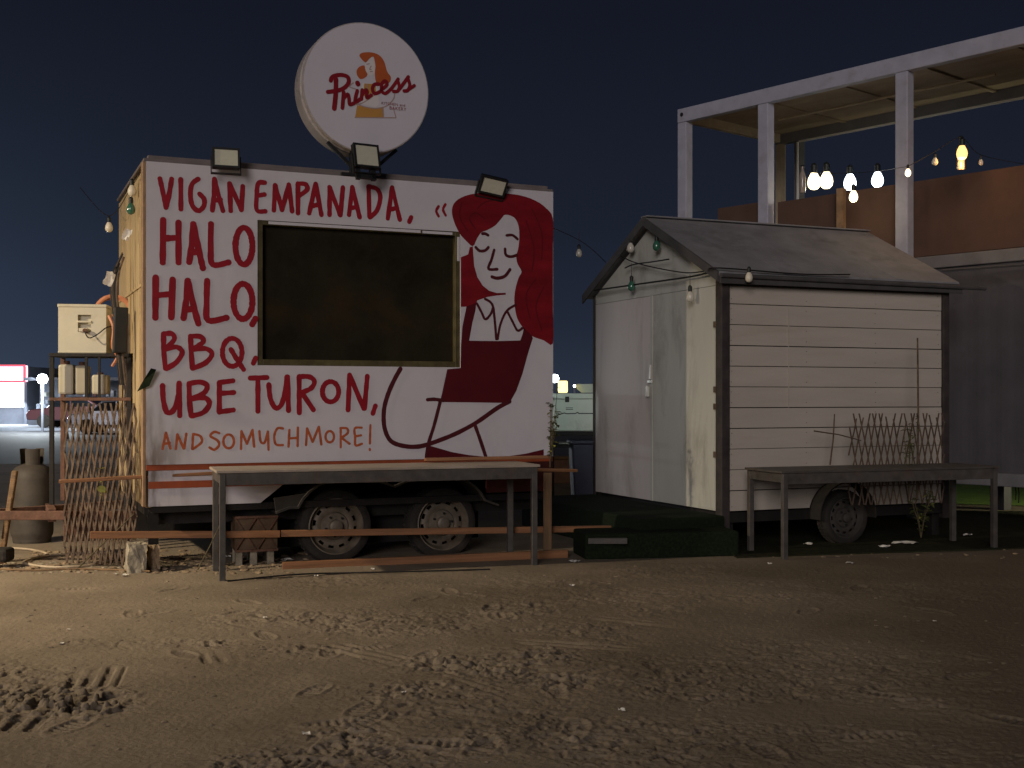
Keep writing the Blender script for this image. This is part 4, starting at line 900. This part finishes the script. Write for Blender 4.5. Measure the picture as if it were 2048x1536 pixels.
# chassis, wheel, fender
b = MB(); b.box(.05, SL - .02, SW - .13, SW - .105, .03, FZ - .06); b.build('shade_sheet', M['black_iron'], sd)  # unseen black sheet added to darken the space beneath the shed
b = MB(); b.box(-.02, SL, -.01, .06, FZ - .11, FZ - .01); b.box(0, SL, SW - .1, SW, FZ - .11, FZ - .01); b.box(.05, SL - .05, .06, SW - .1, FZ - .06, FZ - .012); b.build('chassis', M['black_iron'], sd)
swx = frame_hit(1680, 1040, SO_, SU, SV, .06)[0]
wheel(sd, swx, -.09, .27, .275, .17, M['rim_dark'], .2)
b = MB(); pts = [Vector((swx + .34 * math.cos(R(a)), .29 + .34 * math.sin(R(a)))) for a in range(185, -6, -10)]; pp = band(pts, .012); n = len(pp)
for i in range(len(pts) - 1): q = [pts[i], pts[i+1], pp[n-2-i], pp[n-1-i]]; b.prism([(v.x, v.y) for v in q], -.20, -.012)
b.build('fender', M['tyre'], sd)
b = MB(); b.bar((SL, .6, .3), (SL + 1.0, SW/2, .3), .06, .08); b.bar((SL, SW - .6, .3), (SL + 1.0, SW/2, .3), .06, .08); b.build('drawbar', M['black_iron'], sd)
for (x, y) in ((.1, .1), (SL - .1, .1), (.1, SW - .1), (SL - .1, SW - .1)): b = MB(); b.box(x - .05, x + .05, y - .05, y + .05, -.01, FZ - .11); b.build('corner_leg', M['black_iron'], sd)

# green steps
st = thing('turf_platform', 'low platform covered in dark green artificial turf under the shed doors', 'platform', SO_, SA)
b = MB(); b.box(-1.0, -.05, -.12, SW - .1, -.01, .34); b.build('platform_box', M['turf'], st, .02)
s2 = thing('turf_step', 'dark green turf-covered step in front of the shed corner', 'step', (1.35, 11.45, 0), R(10))
b = MB(); b.box(-.72, .78, -.22, .30, -.01, .235); b.build('step_box', M['turf'], s2, .02)
b = MB(); b.box(-.18, .18, -.03, .03, -.05, .0); q = b.build('scrap_board', M['table_steel']); q.location = P(1215, 1076, 11.1); tag(q, 'narrow grey board lying on the turf step', 'board')

# ------------------------------------------------------------ container terrace
CA = math.atan2(-.76, .65); CU = Vector((math.cos(CA), math.sin(CA), 0)); CV = Vector((-math.sin(CA), math.cos(CA), 0))
CO = Vector((2.41, 17.5, 0)); CB, CD_, CT = .48, 3.2, 5.70; DP = 2.44
ct = thing('container_terrace', 'grey container building carrying an open steel-framed roof terrace, behind the shed', 'building', CO, CA)
def cx(px): return frame_hit(px, 700, CO, CU, CV)[0]
CL = cx(2048) + 4.5
b = MB(); b.box(0, CL, 0, .12, CT - .20, CT); b.build('roof_beam', M['cont_paint'], ct, .01)
b = MB(); b.box(.003, .10, .123, DP - .12, CT - .18, CT - .01); b.build('roof_beam', M['beige_post'], ct, .01)
b = MB(); b.box(0, CL, DP - .12, DP, CT - .20, CT); b.build('roof_beam', M['cont_edge'], ct, .01)
for px, wd in ((1355, .165), (1525, .17), (1802, .17), (2180, .17)):
    x = cx(px) if px > 1355 else wd/2; b = MB(); b.box(x - wd/2, x + wd/2, .004, .15, CD_ + .02, CT - .202); b.build('post', M['cont_paint'], ct, .01)
for px_ in (0.06, 0.42):
    b = MB(); b.box(px_ - .055, px_ + .055, DP - .13, DP - .01, CD_ + .02, CT - .202); b.build('rear_post', M['beige_post'] if px_ < .1 else M['cont_edge'], ct)
xw = cx(1680) + 1.0
b = MB(); b.box(cx(1671), cx(1683), .02, .10, CD_ + .02, 4.19); b.build('inner_post', M['trim_brown'], ct)
# roof skin (ceiling panels), panel by panel
k = 0; x = .10
while x < CL - .1:
    w_ = min(1.18, CL - .1 - x); b = MB(); b.box(x + .004, x + w_ - .004, .125, DP - .125, CT - .05 + random.uniform(-.004, .004), CT - .02); b.build('ceiling_panel', M['ceiling'], ct); x += 1.18
for x in np.arange(1.28, CL, 1.18): b = MB(); b.box(x - .03, x + .03, .125, DP - .125, CT - .075, CT - .056); b.build('ceiling_joist', M['ceiling'], ct)
b = MB(); b.tube([(.9, 1.2, CT - .13), (4.2, 1.25, CT - .13)], .018, 6); b.build('conduit', M['beige_post'], ct)
b = MB(); b.box(.45, CL, DP - .135, DP - .122, CT - .235, CT - .205); b.build('white_strip', M['white_strip'], ct)
b = MB(); b.box(.46, .485, DP - .20, DP - .17, CD_ + .6, CT - .24); b.build('white_strip', M['white_strip'], ct)
xp = cx(1420); b = MB(); b.box(xp, cx(1515), .17, .185, CD_ + .03, 4.20); b.build('parapet', M['parapet'], ct)
b = MB(); b.box(cx(1540), CL, .17, .185, CD_ + .03, 4.16); b.build('parapet', M['parapet'], ct)
b = MB(); b.box(xp + .3, CL, DP - .16, DP - .145, CD_ + .03, 4.35); b.build('parapet', M['parapet'], ct)
b = MB(); b.box(0, CL, 0, DP, CD_ - .15, CD_ + .0); b.build('deck', M['cont_edge'], ct, .01)
b = MB(); b.box(0, CL, -.006, .12, CB, CB + .15); b.build('bottom_rail', M['cont_edge'], ct, .01)
# corrugated side walls
def corrugated(x0, x1, y, z0, z1, amp=.004, per=.28):
    b = MB(); vs = []; fs = []; xs = []; x = x0; k = 0
    offs = [0, .07, .14, .21]
    while x < x1:
        for o_, a in zip(offs, (0, 0, amp, amp)):
            if x + o_ < x1: xs.append((x + o_, a))
        x += per
    xs.append((x1, 0)); n = len(xs)
    for z in (z0, z1): vs += [(q, y + a, z) for q, a in xs]
    fs = [(i, i + 1, n + i + 1, n + i) for i in range(n - 1)]
    b.add(vs, fs); return b
corrugated(.15, CL - .1, .04, CB + .15, CD_ - .15).build('side_wall', M['cont_wall'], ct)
corrugated(.15, CL - .1, DP - .08, CB + .15, CD_ - .15).build('side_wall', M['cont_wall'], ct)
b = MB(); b.box(.02, .05, .1, DP - .1, CB + .02, CD_ - .15); b.box(0, .15, 0, .15, CB, CD_ - .15); b.box(0, .15, DP - .15, DP, CB, CD_ - .15); b.box(.1, CL, .1, DP - .1, CB, CB + .05); b.build('end_wall', M['cont_wall'], ct)
for px in (1355, 1790, 2100): 
    for yy in (.1, DP - .3): b = MB(); b.box(cx(px) + .1, cx(px) + .3, yy, yy + .2, -.01, CB); b.build('pier', M['cont_wall'], ct)
b = MB(); b.tube([(0, 0, 0), tuple(P(2080, 527, 13.2) - P(1885, 541, 13.9))], .018, 6); q = b.build('conduit_pipe', M['felt_dark']); q.location = P(1885, 541, 13.9); tag(q, 'thin black pipe running along the dark container wall', 'pipe')
b = MB()   # corner casting holes
b.lathe([(.03, -.004), (.03, .002)], 16, (.085, 0, CT - .09), 'y'); b.build('casting_hole', M['frame_black'], ct)
# bits hanging from the container floor
for k, px in enumerate((2003, 2030, 2036)):
    stick('hanging_strap', P(px, 972, 14.6), P(px + 1, 1006 - 6 * (k % 2), 14.6), .008, ('first thin dark strap hanging under the container', 'longer dark strap hanging under the container edge', 'rightmost dark strap hanging under the container')[k], M['frame_black'], 'strap')

# ------------------------------------------------------------ festoon lights
def bulb(px, py, Y, m, label, grp, s=1.0, lit=False, drop=.0):
    c = P(px, py, Y); t = thing('festoon_bulb', label, 'light bulb', c, 0, grp)
    b = MB(); b.lathe([(.001, -.052*s), (.018*s, -.048*s), (.030*s, -.034*s), (.034*s, -.014*s), (.030*s, .008*s), (.020*s, .028*s), (.014*s, .040*s)], 18, close=False); b.build('glass', m, t)
    b = MB(); b.lathe([(.017*s, .036*s), (.018*s, .075*s), (.010*s, .085*s), (.004, .09*s)], 12); b.build('socket', M['socket'], t)
    if drop: b = MB(); b.tube([(0, 0, .088*s), (0, 0, drop)], .003, 5); b.build('drop_wire', M['cable'], t)
    return t
gg = 'unlit festoon bulbs'
bulb(1158, 505, 13.0, M['bulb_clear'], 'clear unlit bulb hanging in the gap between trailer and shed', gg, 1, drop=.22)
bulb(218, 453, 11.7, M['bulb_white'], 'milky unlit bulb hanging left of the cream trailer end', gg, 1.1)
bulb(262, 416, 10.75, M['bulb_green'], 'green unlit bulb high on the cream trailer end', gg, 1.15)
bulb(264, 380, 10.8, M['bulb_white'], 'white unlit bulb at the top corner of the trailer end', gg, 1.15)
def gp(px, py, off=.08):
    """a point a little in front of the shed's gable wall"""
    d = Vector(((px - 1024) / F, 1, (HY - py) / F)); c = Vector((0, 0, CH)) - SO_; t = (-off - c.dot(SU)) / d.dot(SU); return Vector((0, 0, CH)) + d * t
for (px, py, m, lb, dr_) in ((1261, 494, 'bulb_clear', 'clear bulb under the left slope of the shed gable', .0), (1313, 490, 'bulb_green', 'dark green bulb just right of the shed gable peak', .0),
    (1263, 571, 'bulb_green', 'teal green bulb on the lower wire, left of the shed door seam', .25), (1380, 592, 'bulb_clear', 'clear bulb hanging at the right of the shed doors', .22)):
    q = gp(px, py, .10); Y = q.y; bulb(px, py, Y, M[m], lb, gg, 1.25, drop=dr_)
bulb(1498, 553, 11.75, M['bulb_white'], 'milky round bulb under the shed eave', gg, 1.1)
def cable(pts, r, label, m=None, name='festoon_cable'):
    o = Vector(pts[0]); b = MB(); b.tube(spline([Vector(p) - o for p in pts], 6), r, 6); q = b.build(name, m or M['cable']); q.location = o; return tag(q, label, 'cable')
def z8(x, y, off=.09): return gp(1120 + x / 5.69, 420 + y / 5.69, off)
cable([z8(390, 915), z8(850, 850), z8(1480, 760), z8(1680, 712)], .010, 'thick black cable strung across the shed doors')
cable([z8(690, 520), z8(830, 590), z8(1100, 660), z8(1440, 714), z8(1680, 690)], .007, 'sagging black cable above the thick one on the shed gable')
cable([z8(740, 660), z8(840, 620), z8(1050, 590), z8(1240, 560)], .008, 'short black cable stub across the shed gable')
cable([z8(1680, 690), P(1440, 536, 11.75), P(1600, 548, 12.1), P(1700, 549, 12.3)], .008, 'black cable lying along the shed eave')
cable([P(1030, 425, 11.75), P(1158, 480, 13.0), P(1212, 525, 14.2)], .004, 'thin festoon wire from the trailer to the shed roof')
cable([P(160, 375, 12.4), P(218, 432, 11.7), P(264, 372, 10.85), P(290, 330, 10.4)], .004, 'thin festoon wire left of the trailer end')
gl = 'lit festoon bulbs on the terrace'
def pl(c, col, W, r=.06):
    l = bpy.data.lights.new('bulb_light', 'POINT'); l.energy = W; l.color = col; l.shadow_soft_size = r; return l
terr = [(1628, 360, 15.6, 'lit_warm', 3.3, 'left of the two bright warm bulbs side by side on the terrace', (1, .78, .45), 13),
 (1653, 358, 15.6, 'lit_warm', 3.3, 'right of the two bright warm bulbs side by side on the terrace', (1, .78, .45), 13),
 (1700, 362, 15.4, 'lit_white', 3.1, 'bright cool bulb directly above a lower warm one', (.85, .93, 1), 10),
 (1755, 357, 15.2, 'lit_white', 2.9, 'rightmost cool white bulb on the terrace string', (.8, .9, 1), 8),
 (1707, 391, 14.8, 'lit_warm', 2.0, 'small warm bulb hanging below the cool white one', (1, .78, .45), 3),
 (1816, 344, 12.9, 'lit_warm', 1.15, 'small warm bulb shining in front of the third terrace post', (1, .8, .5), 3),
 (1924, 303, 13.4, 'lit_amber', 2.2, 'glowing amber bulb in front of the hanging bottle', (1, .55, .2), 9)]
for (px, py, Y, m, s_, lb, col, W) in terr:
    if W > 7.5 and px < 1800: Y += .9; W *= .42
    t = bulb(px, py, Y, M[m], lb, gl, s_ * .8)
    lo = bpy.data.objects.new('bulb_light', pl(None, col, W)); COL.objects.link(lo); lo.parent = t; lo.location = (0, 0, -.12)
bulb(1870, 322, 13.6, M['bulb_white'], 'unlit bulb hanging right of the third terrace post', gg, 1.0)
bulb(1962, 324, 13.8, M['bulb_clear'], 'small unlit bulb hanging right of the amber one', gg, .8)
cable([P(1600, 332, 16.2), P(1628, 345, 15.6), P(1700, 346, 15.4), P(1755, 342, 15.2), P(1816, 333, 12.9)], .004, 'thin wire carrying the lit terrace bulbs')
cable([P(1816, 333, 12.9), P(1870, 303, 13.6), P(1922, 276, 13.4), P(1962, 310, 13.8), P(2060, 330, 13.8)], .004, 'thin wire carrying the bulbs past the third terrace post')
for (px, py0, py1, Y, lb) in ((1605, 330, 386, 15.9, 'grey bottle lantern hanging beside the rear terrace post'), (1922, 272, 340, 13.55, 'grey bottle lantern hanging behind the amber bulb')):
    c = P(px, py1, Y); H = (py1 - py0) * Y / F; t = thing('bottle_lantern', lb, 'lantern', c, 0, 'bottle lanterns')
    b = MB(); b.lathe([(.04, 0), (.043, .01), (.043, H * .62), (.03, H * .72), (.016, H * .8), (.016, H * .95)], 18); b.build('bottle', M['bottle'], t)
    b = MB(); b.lathe([(.03, H * .95), (.02, H * 1.0)], 12); b.build('cap', M['socket'], t)

# ------------------------------------------------------------ between trailer and shed
kY = 15.0
c0 = P(1103, 863, kY); c1 = P(1215, 790, kY); ck = thing('cool_box', 'large pale cool box with a jagged dark line, on a stand between trailer and shed', 'cool box', (c0.x, kY, c0.z), R(3))
W = c1.x - c0.x; H = c1.z - c0.z
b = MB(); b.box(0, W, 0, .45, 0, H - .05); b.build('box_body', M['white_cool'], ck, .02)
b = MB(); b.box(-.008, W + .008, -.008, .458, H - .046, H + .02); b.build('lid', M['white_cool'], ck, .012)
b = MB(); xs = [(.09, .21), (.16, .232), (.19, .222), (.30, .225), (.33, .24), (.34, .225), (W - .02, .225)]
for (a, c) in zip(xs[:-1], xs[1:]): b.bar((a[0], -.004, a[1]), (c[0], -.004, c[1]), .006, .012)
b.bar((.18, -.004, .295), (.27, -.004, .295), .006, .008); b.bar((.18, -.004, .275), (.27, -.004, .275), .006, .008)
b.build('jagged_line', M['frame_black'], ck)
b = MB(); b.box(.17, .22, -.02, -.006, H - .09, H - .02); b.build('latch', M['frame_black'], ck, .004)
sk = thing('dark_stand', 'dark low stand carrying the pale cool box', 'stand', (c0.x, kY, 0))
b = MB(); b.box(-.02, W + .05, -.03, .5, c0.z - .05, c0.z - .004); b.build('stand_top', M['black_iron'], sk, .004)
for x in (.02, W - .02): b = MB(); b.box(x - .025, x + .025, .3, .35, 0, c0.z - .05); b.build('leg', M['black_iron'], sk)
lt = P(1127, 787, kY); b = MB(); b.lathe([(.055, 0), (.062, .03), (.06, .14), (.05, .15)], 18, close=True); q = b.build('lantern', M['yellow_cup']); q.location = (lt.x, kY + .2, c1.z + .03); tag(q, 'small yellow cup with light put into its colour, standing on the cool box lid', 'lantern')  # the cup on the lid; its glow is painted in the material
lb_ = P(1170, 787, kY); b = MB(); b.lathe([(.10, 0), (.16, .05), (.18, .10), (.17, .11), (.10, .112)], 24); q = b.build('bowl', M['white_cool']); q.location = (lb_.x + .07, kY + .25, c1.z + .03); tag(q, 'pale upturned bowl on the cool box lid next to the shed', 'bowl')
b = MB(); b.box(-.1, .1, -.05, .05, 0, .03); q = b.build('white_tray', M['white_cool'], None, .005); q.location = P(1133, 888, 15.2); tag(q, 'small bright tray seen below the cool box', 'tray')
b = MB(); b.box(-.3, .35, 0, .3, -.04, 0); q = b.build('dark_shelf', M['black_iron']); q.location = P(1133, 889, 15.1); tag(q, 'dark shelf under the small bright tray', 'shelf')
# wheelie bin
bo = P(1172, 990, 14.3); bn = thing('wheelie_bin', 'dark navy wheelie bin standing beside the shed wall', 'bin', (bo.x + .08, 14.9, 0), R(5))
b = MB(); b.add([(-.17, 0, 0), (.17, 0, 0), (.17, .36, 0), (-.17, .36, 0), (-.21, -.03, .92), (.21, -.03, .92), (.21, .42, .92), (-.21, .42, .92)], [(0,3,2,1),(4,5,6,7),(0,1,5,4),(1,2,6,5),(2,3,7,6),(3,0,4,7)]); b.build('bin_body', M['bin'], bn, .015)
b = MB(); b.box(-.23, .23, -.05, .44, .923, .965); b.build('lid', M['bin'], bn, .012)
b = MB(); b.tube([(-.2, .47, .94), (.2, .47, .94)], .015, 8); b.build('handle', M['bin'], bn)
# low wall far behind the gap
b = MB(); b.box(-2, 2, 0, .2, 0, .42); q = b.build('low_wall', M['low_wall'], None, .01); q.location = (1.0, 21, 0); tag(q, 'low reddish wall glimpsed behind the gap between trailer and shed', 'wall')
b = MB(); b.box(-2, 2, 0, .3, 0, .05); q = b.build('wall_coping', M['wood_old']); q.location = (1.0, 20.95, .422); tag(q, 'pale coping plank on top of the low reddish wall', 'coping')

# ------------------------------------------------------------ lamps far off
def lamp_post(px, py, Y, rpx, label, m):
    c = P(px, py, Y); t = thing('street_lamp', label, 'street lamp', (c.x, Y, 0), 0, 'far street lamps')
    r = rpx * Y / F; b = MB(); b.lathe([(.001, -r), (r * .7, -r * .72), (r, 0), (r * .7, r * .72), (.001, r)], 20, (0, 0, c.z)); b.build('lamp_globe', m, t)
    b = MB(); b.tube([(0, 0, 0), (0, 0, c.z - r * .9)], .06, 8); b.build('pole', M['far_wall'], t); return t, c
m_lamp = mat('far_lamp_white', (.8, .8, .8), .5, emis=(.85, .95, 1), estr=9)
lamp_post(85, 758, 52, 11, 'bright white street lamp at the far left beside the lit shop', m_lamp)
g_ = P(1109, 757, 13.9); gt = thing('yard_lamp', 'bright white lamp on an arm behind the right edge of the food trailer', 'lamp', g_)
b = MB(); b.lathe([(.001, -.05), (.04, -.04), (.055, 0), (.04, .04), (.001, .05)], 16); b.build('lamp_globe', m_lamp, gt)
b = MB(); b.tube([(-.04, 0, 0), (-.9, .0, .02)], .012, 6); b.build('arm', M['black_iron'], gt)
l_ = bpy.data.lights.new('yard_lamp_light', 'SPOT'); l_.spot_size = R(62); l_.spot_blend = .5; l_.energy = 45; l_.color = (.82, 1, .95); l_.shadow_soft_size = .05; q = bpy.data.objects.new('yard_lamp_light', l_); COL.objects.link(q); q.parent = gt; q.location = (0, 0, -.02); q.rotation_euler = Vector((.30, 1.1, -.42)).to_track_quat('-Z', 'Y').to_euler()
lamp_post(1149, 772, 70, 3, 'faint distant street lamp low on the horizon', m_lamp)
# far shop
sy = 62.0; s0 = P(-420, 850, sy); s1 = P(52, 850, sy)
shp = thing('lit_shop', 'lit shop with a glowing red and white fascia at the far left', 'shop', (s1.x, sy, 0))
zf0 = P(0, 763, sy).z; zf1 = P(0, 731, sy).z
b = MB(); b.box(-12, 0, .3, 7, 0, zf1 - .05); b.build('shop_wall', M['far_wall'], shp)
b = MB(); b.box(-12, -.03, -.05, .28, zf0, zf1); b.build('fascia_sign', M['lit_pink'], shp)
b = MB(); b.box(-12, 0, -.12, -.06, zf1 - .06, zf1 + .04); b.box(-12, 0, -.12, -.06, zf0 - .04, zf0 + .05); b.box(-.10, .02, -.12, -.06, zf0 + .05, zf1 - .06); b.build('fascia_edge', M['lit_red_edge'], shp)
for k in range(6):
    b = MB(); b.box(-2.0 - k * 1.9 + .1, -.15 - k * 1.9, .18, .28, P(0, 814, sy).z, zf0 - .06); b.build('shop_window', M['lit_shop'], shp)
for k in range(7): b = MB(); b.box(-.15 - k * 1.9, -.0 - k * 1.9, .1, .29, 0, zf0 - .05); b.build('shop_pillar', M['far_wall'], shp)
# neighbouring stall front with stacked goods
g0 = P(56, 850, 60); st_ = thing('market_stall', 'dim stall with stacked shiny goods right of the lit shop', 'stall', (g0.x, 60, 0))
b = MB(); b.box(0, 6.5, 1.5, 3, 0, 2.35); b.build('stall_back', M['far_pave'], st_)
b = MB(); b.box(-.1, 6.6, -.3, 3, 2.35, 2.5); b.build('stall_roof', M['far_wall'], st_)
b = MB(); b.box(0, 6.5, 0, 1, .0, .85); b.build('counter', M['far_pave'], st_)
rg = random.Random(12)
for k in range(46):
    gx = rg.uniform(.05, 6.2); gz = rg.choice((.85, .85, 1.2, 1.55)); s_ = rg.uniform(.1, .22); hgt = rg.uniform(.12, .34)
    b = MB(); b.box(gx, gx + s_, .2 + rg.random() * .4, .8 + rg.random() * .1, gz, gz + hgt); b.build('goods_box', M['lit_goods' if rg.random() < .55 else ('white_cool' if rg.random() < .6 else 'car_red')], st_)
sl = bpy.data.lights.new('shop_light', 'AREA'); sl.energy = 600; sl.size = 3; sl.color = (.78, .9, 1); slo = bpy.data.objects.new('shop_light', sl); COL.objects.link(slo); slo.parent = shp; slo.location = (0, -1.2, zf0 - .1); slo.rotation_euler = (R(-35), R(25), 0)
la = bpy.data.lights.new('lamp_light', 'POINT'); la.energy = 1700; la.color = (.85, .95, 1); la.shadow_soft_size = .25; lao = bpy.data.objects.new('lamp_light', la); COL.objects.link(lao); c = P(85, 758, 52); lao.location = (c.x, 51.4, c.z)
# parked cars across the road
def car(o, yaw, m, label):
    t = thing('parked_car', label, 'car', o, yaw, 'cars parked across the road')
    body = [(-2.1, .35), (-2.15, .62), (-2.0, .82), (-1.2, .92), (-.7, 1.36), (.55, 1.42), (1.25, .98), (2.0, .88), (2.15, .6), (2.1, .3)]
    b = MB(); b.prism(body, -.82, .82); b.build('car_body', m, t, .06)
    b = MB(); b.prism([(-1.08, .95), (-.66, 1.3), (-.12, 1.34), (-.12, .95)], -.83, .83); b.prism([(-.06, .95), (-.06, 1.34), (.5, 1.35), (1.05, .98)], -.83, .83); b.build('side_window', M['car_glass'], t)
    for x in (-1.3, 1.3):
        for y in (-.78, .78): b = MB(); b.lathe([(.2, -.1), (.31, -.09), (.31, .09), (.2, .1)], 20, (x, y, .31), 'y'); b.build('wheel', M['tyre'], t)
    for y in (-.6, .6): b = MB(); b.box(2.08, 2.16, y - .15, y + .15, .62, .74); b.build('headlight', M['white_cool'], t)
car((P(250, 0, 50).x, 50, 0), 0, M['car_paint'], 'silver car parked across the road behind the lattice panel')
car((P(150, 0, 55).x, 55.5, .12), 0, M['car_red'], 'dark red car parked across the road behind the rack')

# light behind the container that catches the turf: an added, unseen lamp
fl = thing('turf_fill_lamp', 'added unseen lamp low behind the container, lighting the turf', 'lantern', CO + CU * (cx(2048) + .6) + CV * (DP + .25) + Vector((0, 0, .9)), CA)
b = MB(); b.lathe([(.05, -.08), (.06, .05), (.02, .08)], 12); b.build('fill_lamp_glass', M['lit_warm'], fl)
b = MB(); b.box(-.04, .04, -.25, -.02, .07, .10); b.build('bracket', M['frame_black'], fl)
l_ = bpy.data.lights.new('turf_fill_light', 'POINT'); l_.energy = 110; l_.color = (1, .95, .62); l_.shadow_soft_size = .06; q = bpy.data.objects.new('turf_fill_light', l_); COL.objects.link(q); q.parent = fl; q.location = (0, .3, .0)

# ------------------------------------------------------------ rubble, clods and litter
def pebble_mesh(seed, m):
    bm = bmesh.new(); bmesh.ops.create_icosphere(bm, subdivisions=1, radius=1); r_ = random.Random(seed)
    for v in bm.verts: v.co *= r_.uniform(.65, 1.25)
    me = bpy.data.meshes.new('pebble'); bm.to_mesh(me); bm.free(); me.materials.append(m); return me
def scatter(name, n, fn, size, m, flat=.55):
    rs_ = random.Random(n); vs = []; fs = []
    base = [pebble_mesh(k, m) for k in range(4)]
    data = [([v.co.copy() for v in me.vertices], [tuple(p.vertices) for p in me.polygons]) for me in base]
    mb = MB()
    for i in range(n):
        x, y = fn(rs_); z = float(sand_height(np.array([x]), np.array([y]))[0]); s_ = size(rs_); a = rs_.uniform(0, 6.28); vv, ff = data[i % 4]; ca, sa = math.cos(a), math.sin(a)
        mb.add([(x + (v.x * ca - v.y * sa) * s_ * 1.3, y + (v.x * sa + v.y * ca) * s_, z + v.z * s_ * flat + s_ * .1) for v in vv], ff)
    o = mb.build(name, m, recalc=False); return tag(o, kind='stuff')
o = scatter('sand_clods', 1500, lambda r: (r.triangular(-5, 4.5, -1.5), r.triangular(4.6, 11.2, 7)), lambda r: .003 + .011 * r.random() ** 3, M['sand']); tag(o, 'small clods of dry sand scattered over the lot', 'clods')
o = scatter('rubble', 420, lambda r: (r.uniform(-4.7, -1.9), 10.25 + r.random() * 1.6), lambda r: .008 + .03 * r.random() ** 2, M['stone']); tag(o, 'rubble and broken stones under the left end of the food trailer', 'rubble')
o = scatter('pale_rubble', 130, lambda r: (r.uniform(-4.6, -3.0), 10.2 + r.random() * .8), lambda r: .006 + .02 * r.random() ** 2, M['concrete']); tag(o, 'pale chips strewn around the foot of the rusty lattice', 'rubble')
o = scatter('grey_debris', 160, lambda r: (r.uniform(2.3, 5.6), 11.2 + r.random() * 1.6), lambda r: .005 + .018 * r.random() ** 2, M['stone']); tag(o, 'small debris strewn on the turf mat under the shed', 'debris')
lit_ = [(1147, 1125, 20, 'crumpled white paper scrap right of the ground plank'), (1144, 1176, 10, 'small white scrap on the sand before the green step'), (1243, 1421, 14, 'white stone-like scrap in the right foreground sand'),
 (808, 1387, 9, 'tiny white scrap in the centre foreground sand'), (612, 1468, 18, 'flat white paper strip in the lower foreground'), (232, 1150, 10, 'white scrap below the pale concrete block'),
 (250, 1152, 12, 'bluish white scrap beside the one below the concrete block'), (632, 1155, 8, 'white scrap on the sand under the long table'), (1540, 1129, 9, 'white scrap before the left leg of the right-hand table'),
 (1870, 1246, 7, 'tiny pale scrap in the right-hand sand'), (1700, 1128, 14, 'pale paper on the turf mat edge'), (1810, 1090, 40, 'flat pale paper sheet on the turf mat'), (1770, 1098, 20, 'small grey paper beside the flat sheet on the turf mat'),
 (1935, 1075, 14, 'white wrapper on the turf mat under the right table end'), (1615, 1093, 18, 'grey paper lump on the turf mat near the shed wheel'), (575, 1122, 26, 'white crushed carton under the left trailer wheel'),
 (455, 1115, 12, 'white plastic sliver behind the long table leg'), (138, 1262, 8, 'pale chip in the left sand'), (124, 1289, 9, 'small pale chip lower in the left sand'), (530, 1241, 8, 'pale chip in the sand below the long table'), (745, 1140, 9, 'pale flat chip beneath the ground plank')]
for i, (px, py, wp, lb) in enumerate(lit_):
    Y = 3600 / (py - HY); x = (px - 1024) / F * Y; s_ = wp * Y / F / 2; r_ = random.Random(i * 7 + 1); z = max(float(sand_height(np.array([x]), np.array([Y]))[0]), .016 if px > 1490 and py < 1115 else -1)
    n = 5; vs = []; fs = []
    for a in range(n):
        for c in range(n): vs.append(((a/(n-1) - .5) * 2 * s_, (c/(n-1) - .5) * 2 * s_ * r_.uniform(.8, 1.1), .004 + r_.random() * min(s_ * .7, .022)))
    for a in range(n-1):
        for c in range(n-1): fs.append((a*n+c, (a+1)*n+c, (a+1)*n+c+1, a*n+c+1))
    b = MB(); b.add(vs, fs); q = b.build('litter_scrap', M['scrap']); q.location = (x, Y, z); q.rotation_euler = (0, 0, r_.uniform(0, 3)); tag(q, lb, 'litter', 'litter on the ground')
# loops of pale cable on the ground at the left, and a painted table shadow
def gline(pts, r, lb, m):
    cable([Vector(((px - 1024) / F * (3600 / (py - HY)), 3600 / (py - HY), .015)) for px, py in pts], r, lb, m, 'ground_cable_and_shadow')
gline([(0, 1098), (60, 1102), (95, 1112), (60, 1122), (50, 1130), (110, 1138), (190, 1132), (250, 1118)], .012, 'pale cable looping over the sand at the lower left', M['grey_cable'])
gline([(0, 1142), (80, 1144), (160, 1141), (300, 1146)], .008, 'dark cord running straight along the sand at the left', M['wood_old'])
gline([(60, 1120), (120, 1112), (210, 1108), (270, 1120)], .010, 'second pale cable crossing in front of the lattice foot', M['grey_cable'])
gline([(455, 1166), (600, 1152), (760, 1148), (980, 1142)], .007, 'thin dark strand painting the long table shadow on the sand', M['cable'])  # stands in for the table's cast shadow, laid as a dark strand
b = MB(); b.box(-.12, .12, -.1, .1, 0, .12); q = b.build('dark_lump', M['tyre'], None, .03); q.location = P(2, 1118, 10.6) + Vector((-.03, 0, -.02)); tag(q, 'dark block at the foot of the leaning stake', 'block')

# ------------------------------------------------------------ an assumed street lamp, unseen, added left of view for the warm side light
LP = Vector((-8.2, 7.7, 4.3))
sl = thing('assumed_lot_lamp', 'assumed unseen lamp post with a warm lit head, added left of the lot', 'street lamp', (LP.x, LP.y, 0))  # unseen lamp, assumed from the warm light coming in at the left
b = MB(); b.tube([(-.5, 0, 0), (-.5, 0, 4.45)], .06, 12); b.tube([(-.5, 0, 4.4), (0, 0, 4.45)], .035, 8); b.build('pole', M['cont_edge'], sl)
b = MB(); b.box(-.15, .25, -.13, .13, 4.40, 4.50); b.build('lamp_head', M['cont_edge'], sl, .02)
b = MB(); b.box(-.10, .20, -.10, .10, 4.38, 4.397); b.build('lens', M['assumed_lamp_glass'], sl)
l_ = bpy.data.lights.new('assumed_lot_lamp_light', 'SPOT'); l_.energy = 2150; l_.color = (1, .82, .57); l_.shadow_soft_size = .10; l_.spot_size = R(124); l_.spot_blend = .95
q = bpy.data.objects.new('assumed_lot_lamp_light', l_); COL.objects.link(q); q.parent = sl; q.location = (.05, 0, 4.3)
q.rotation_euler = (Vector((.50, .22, -.82))).to_track_quat('-Z', 'Y').to_euler()
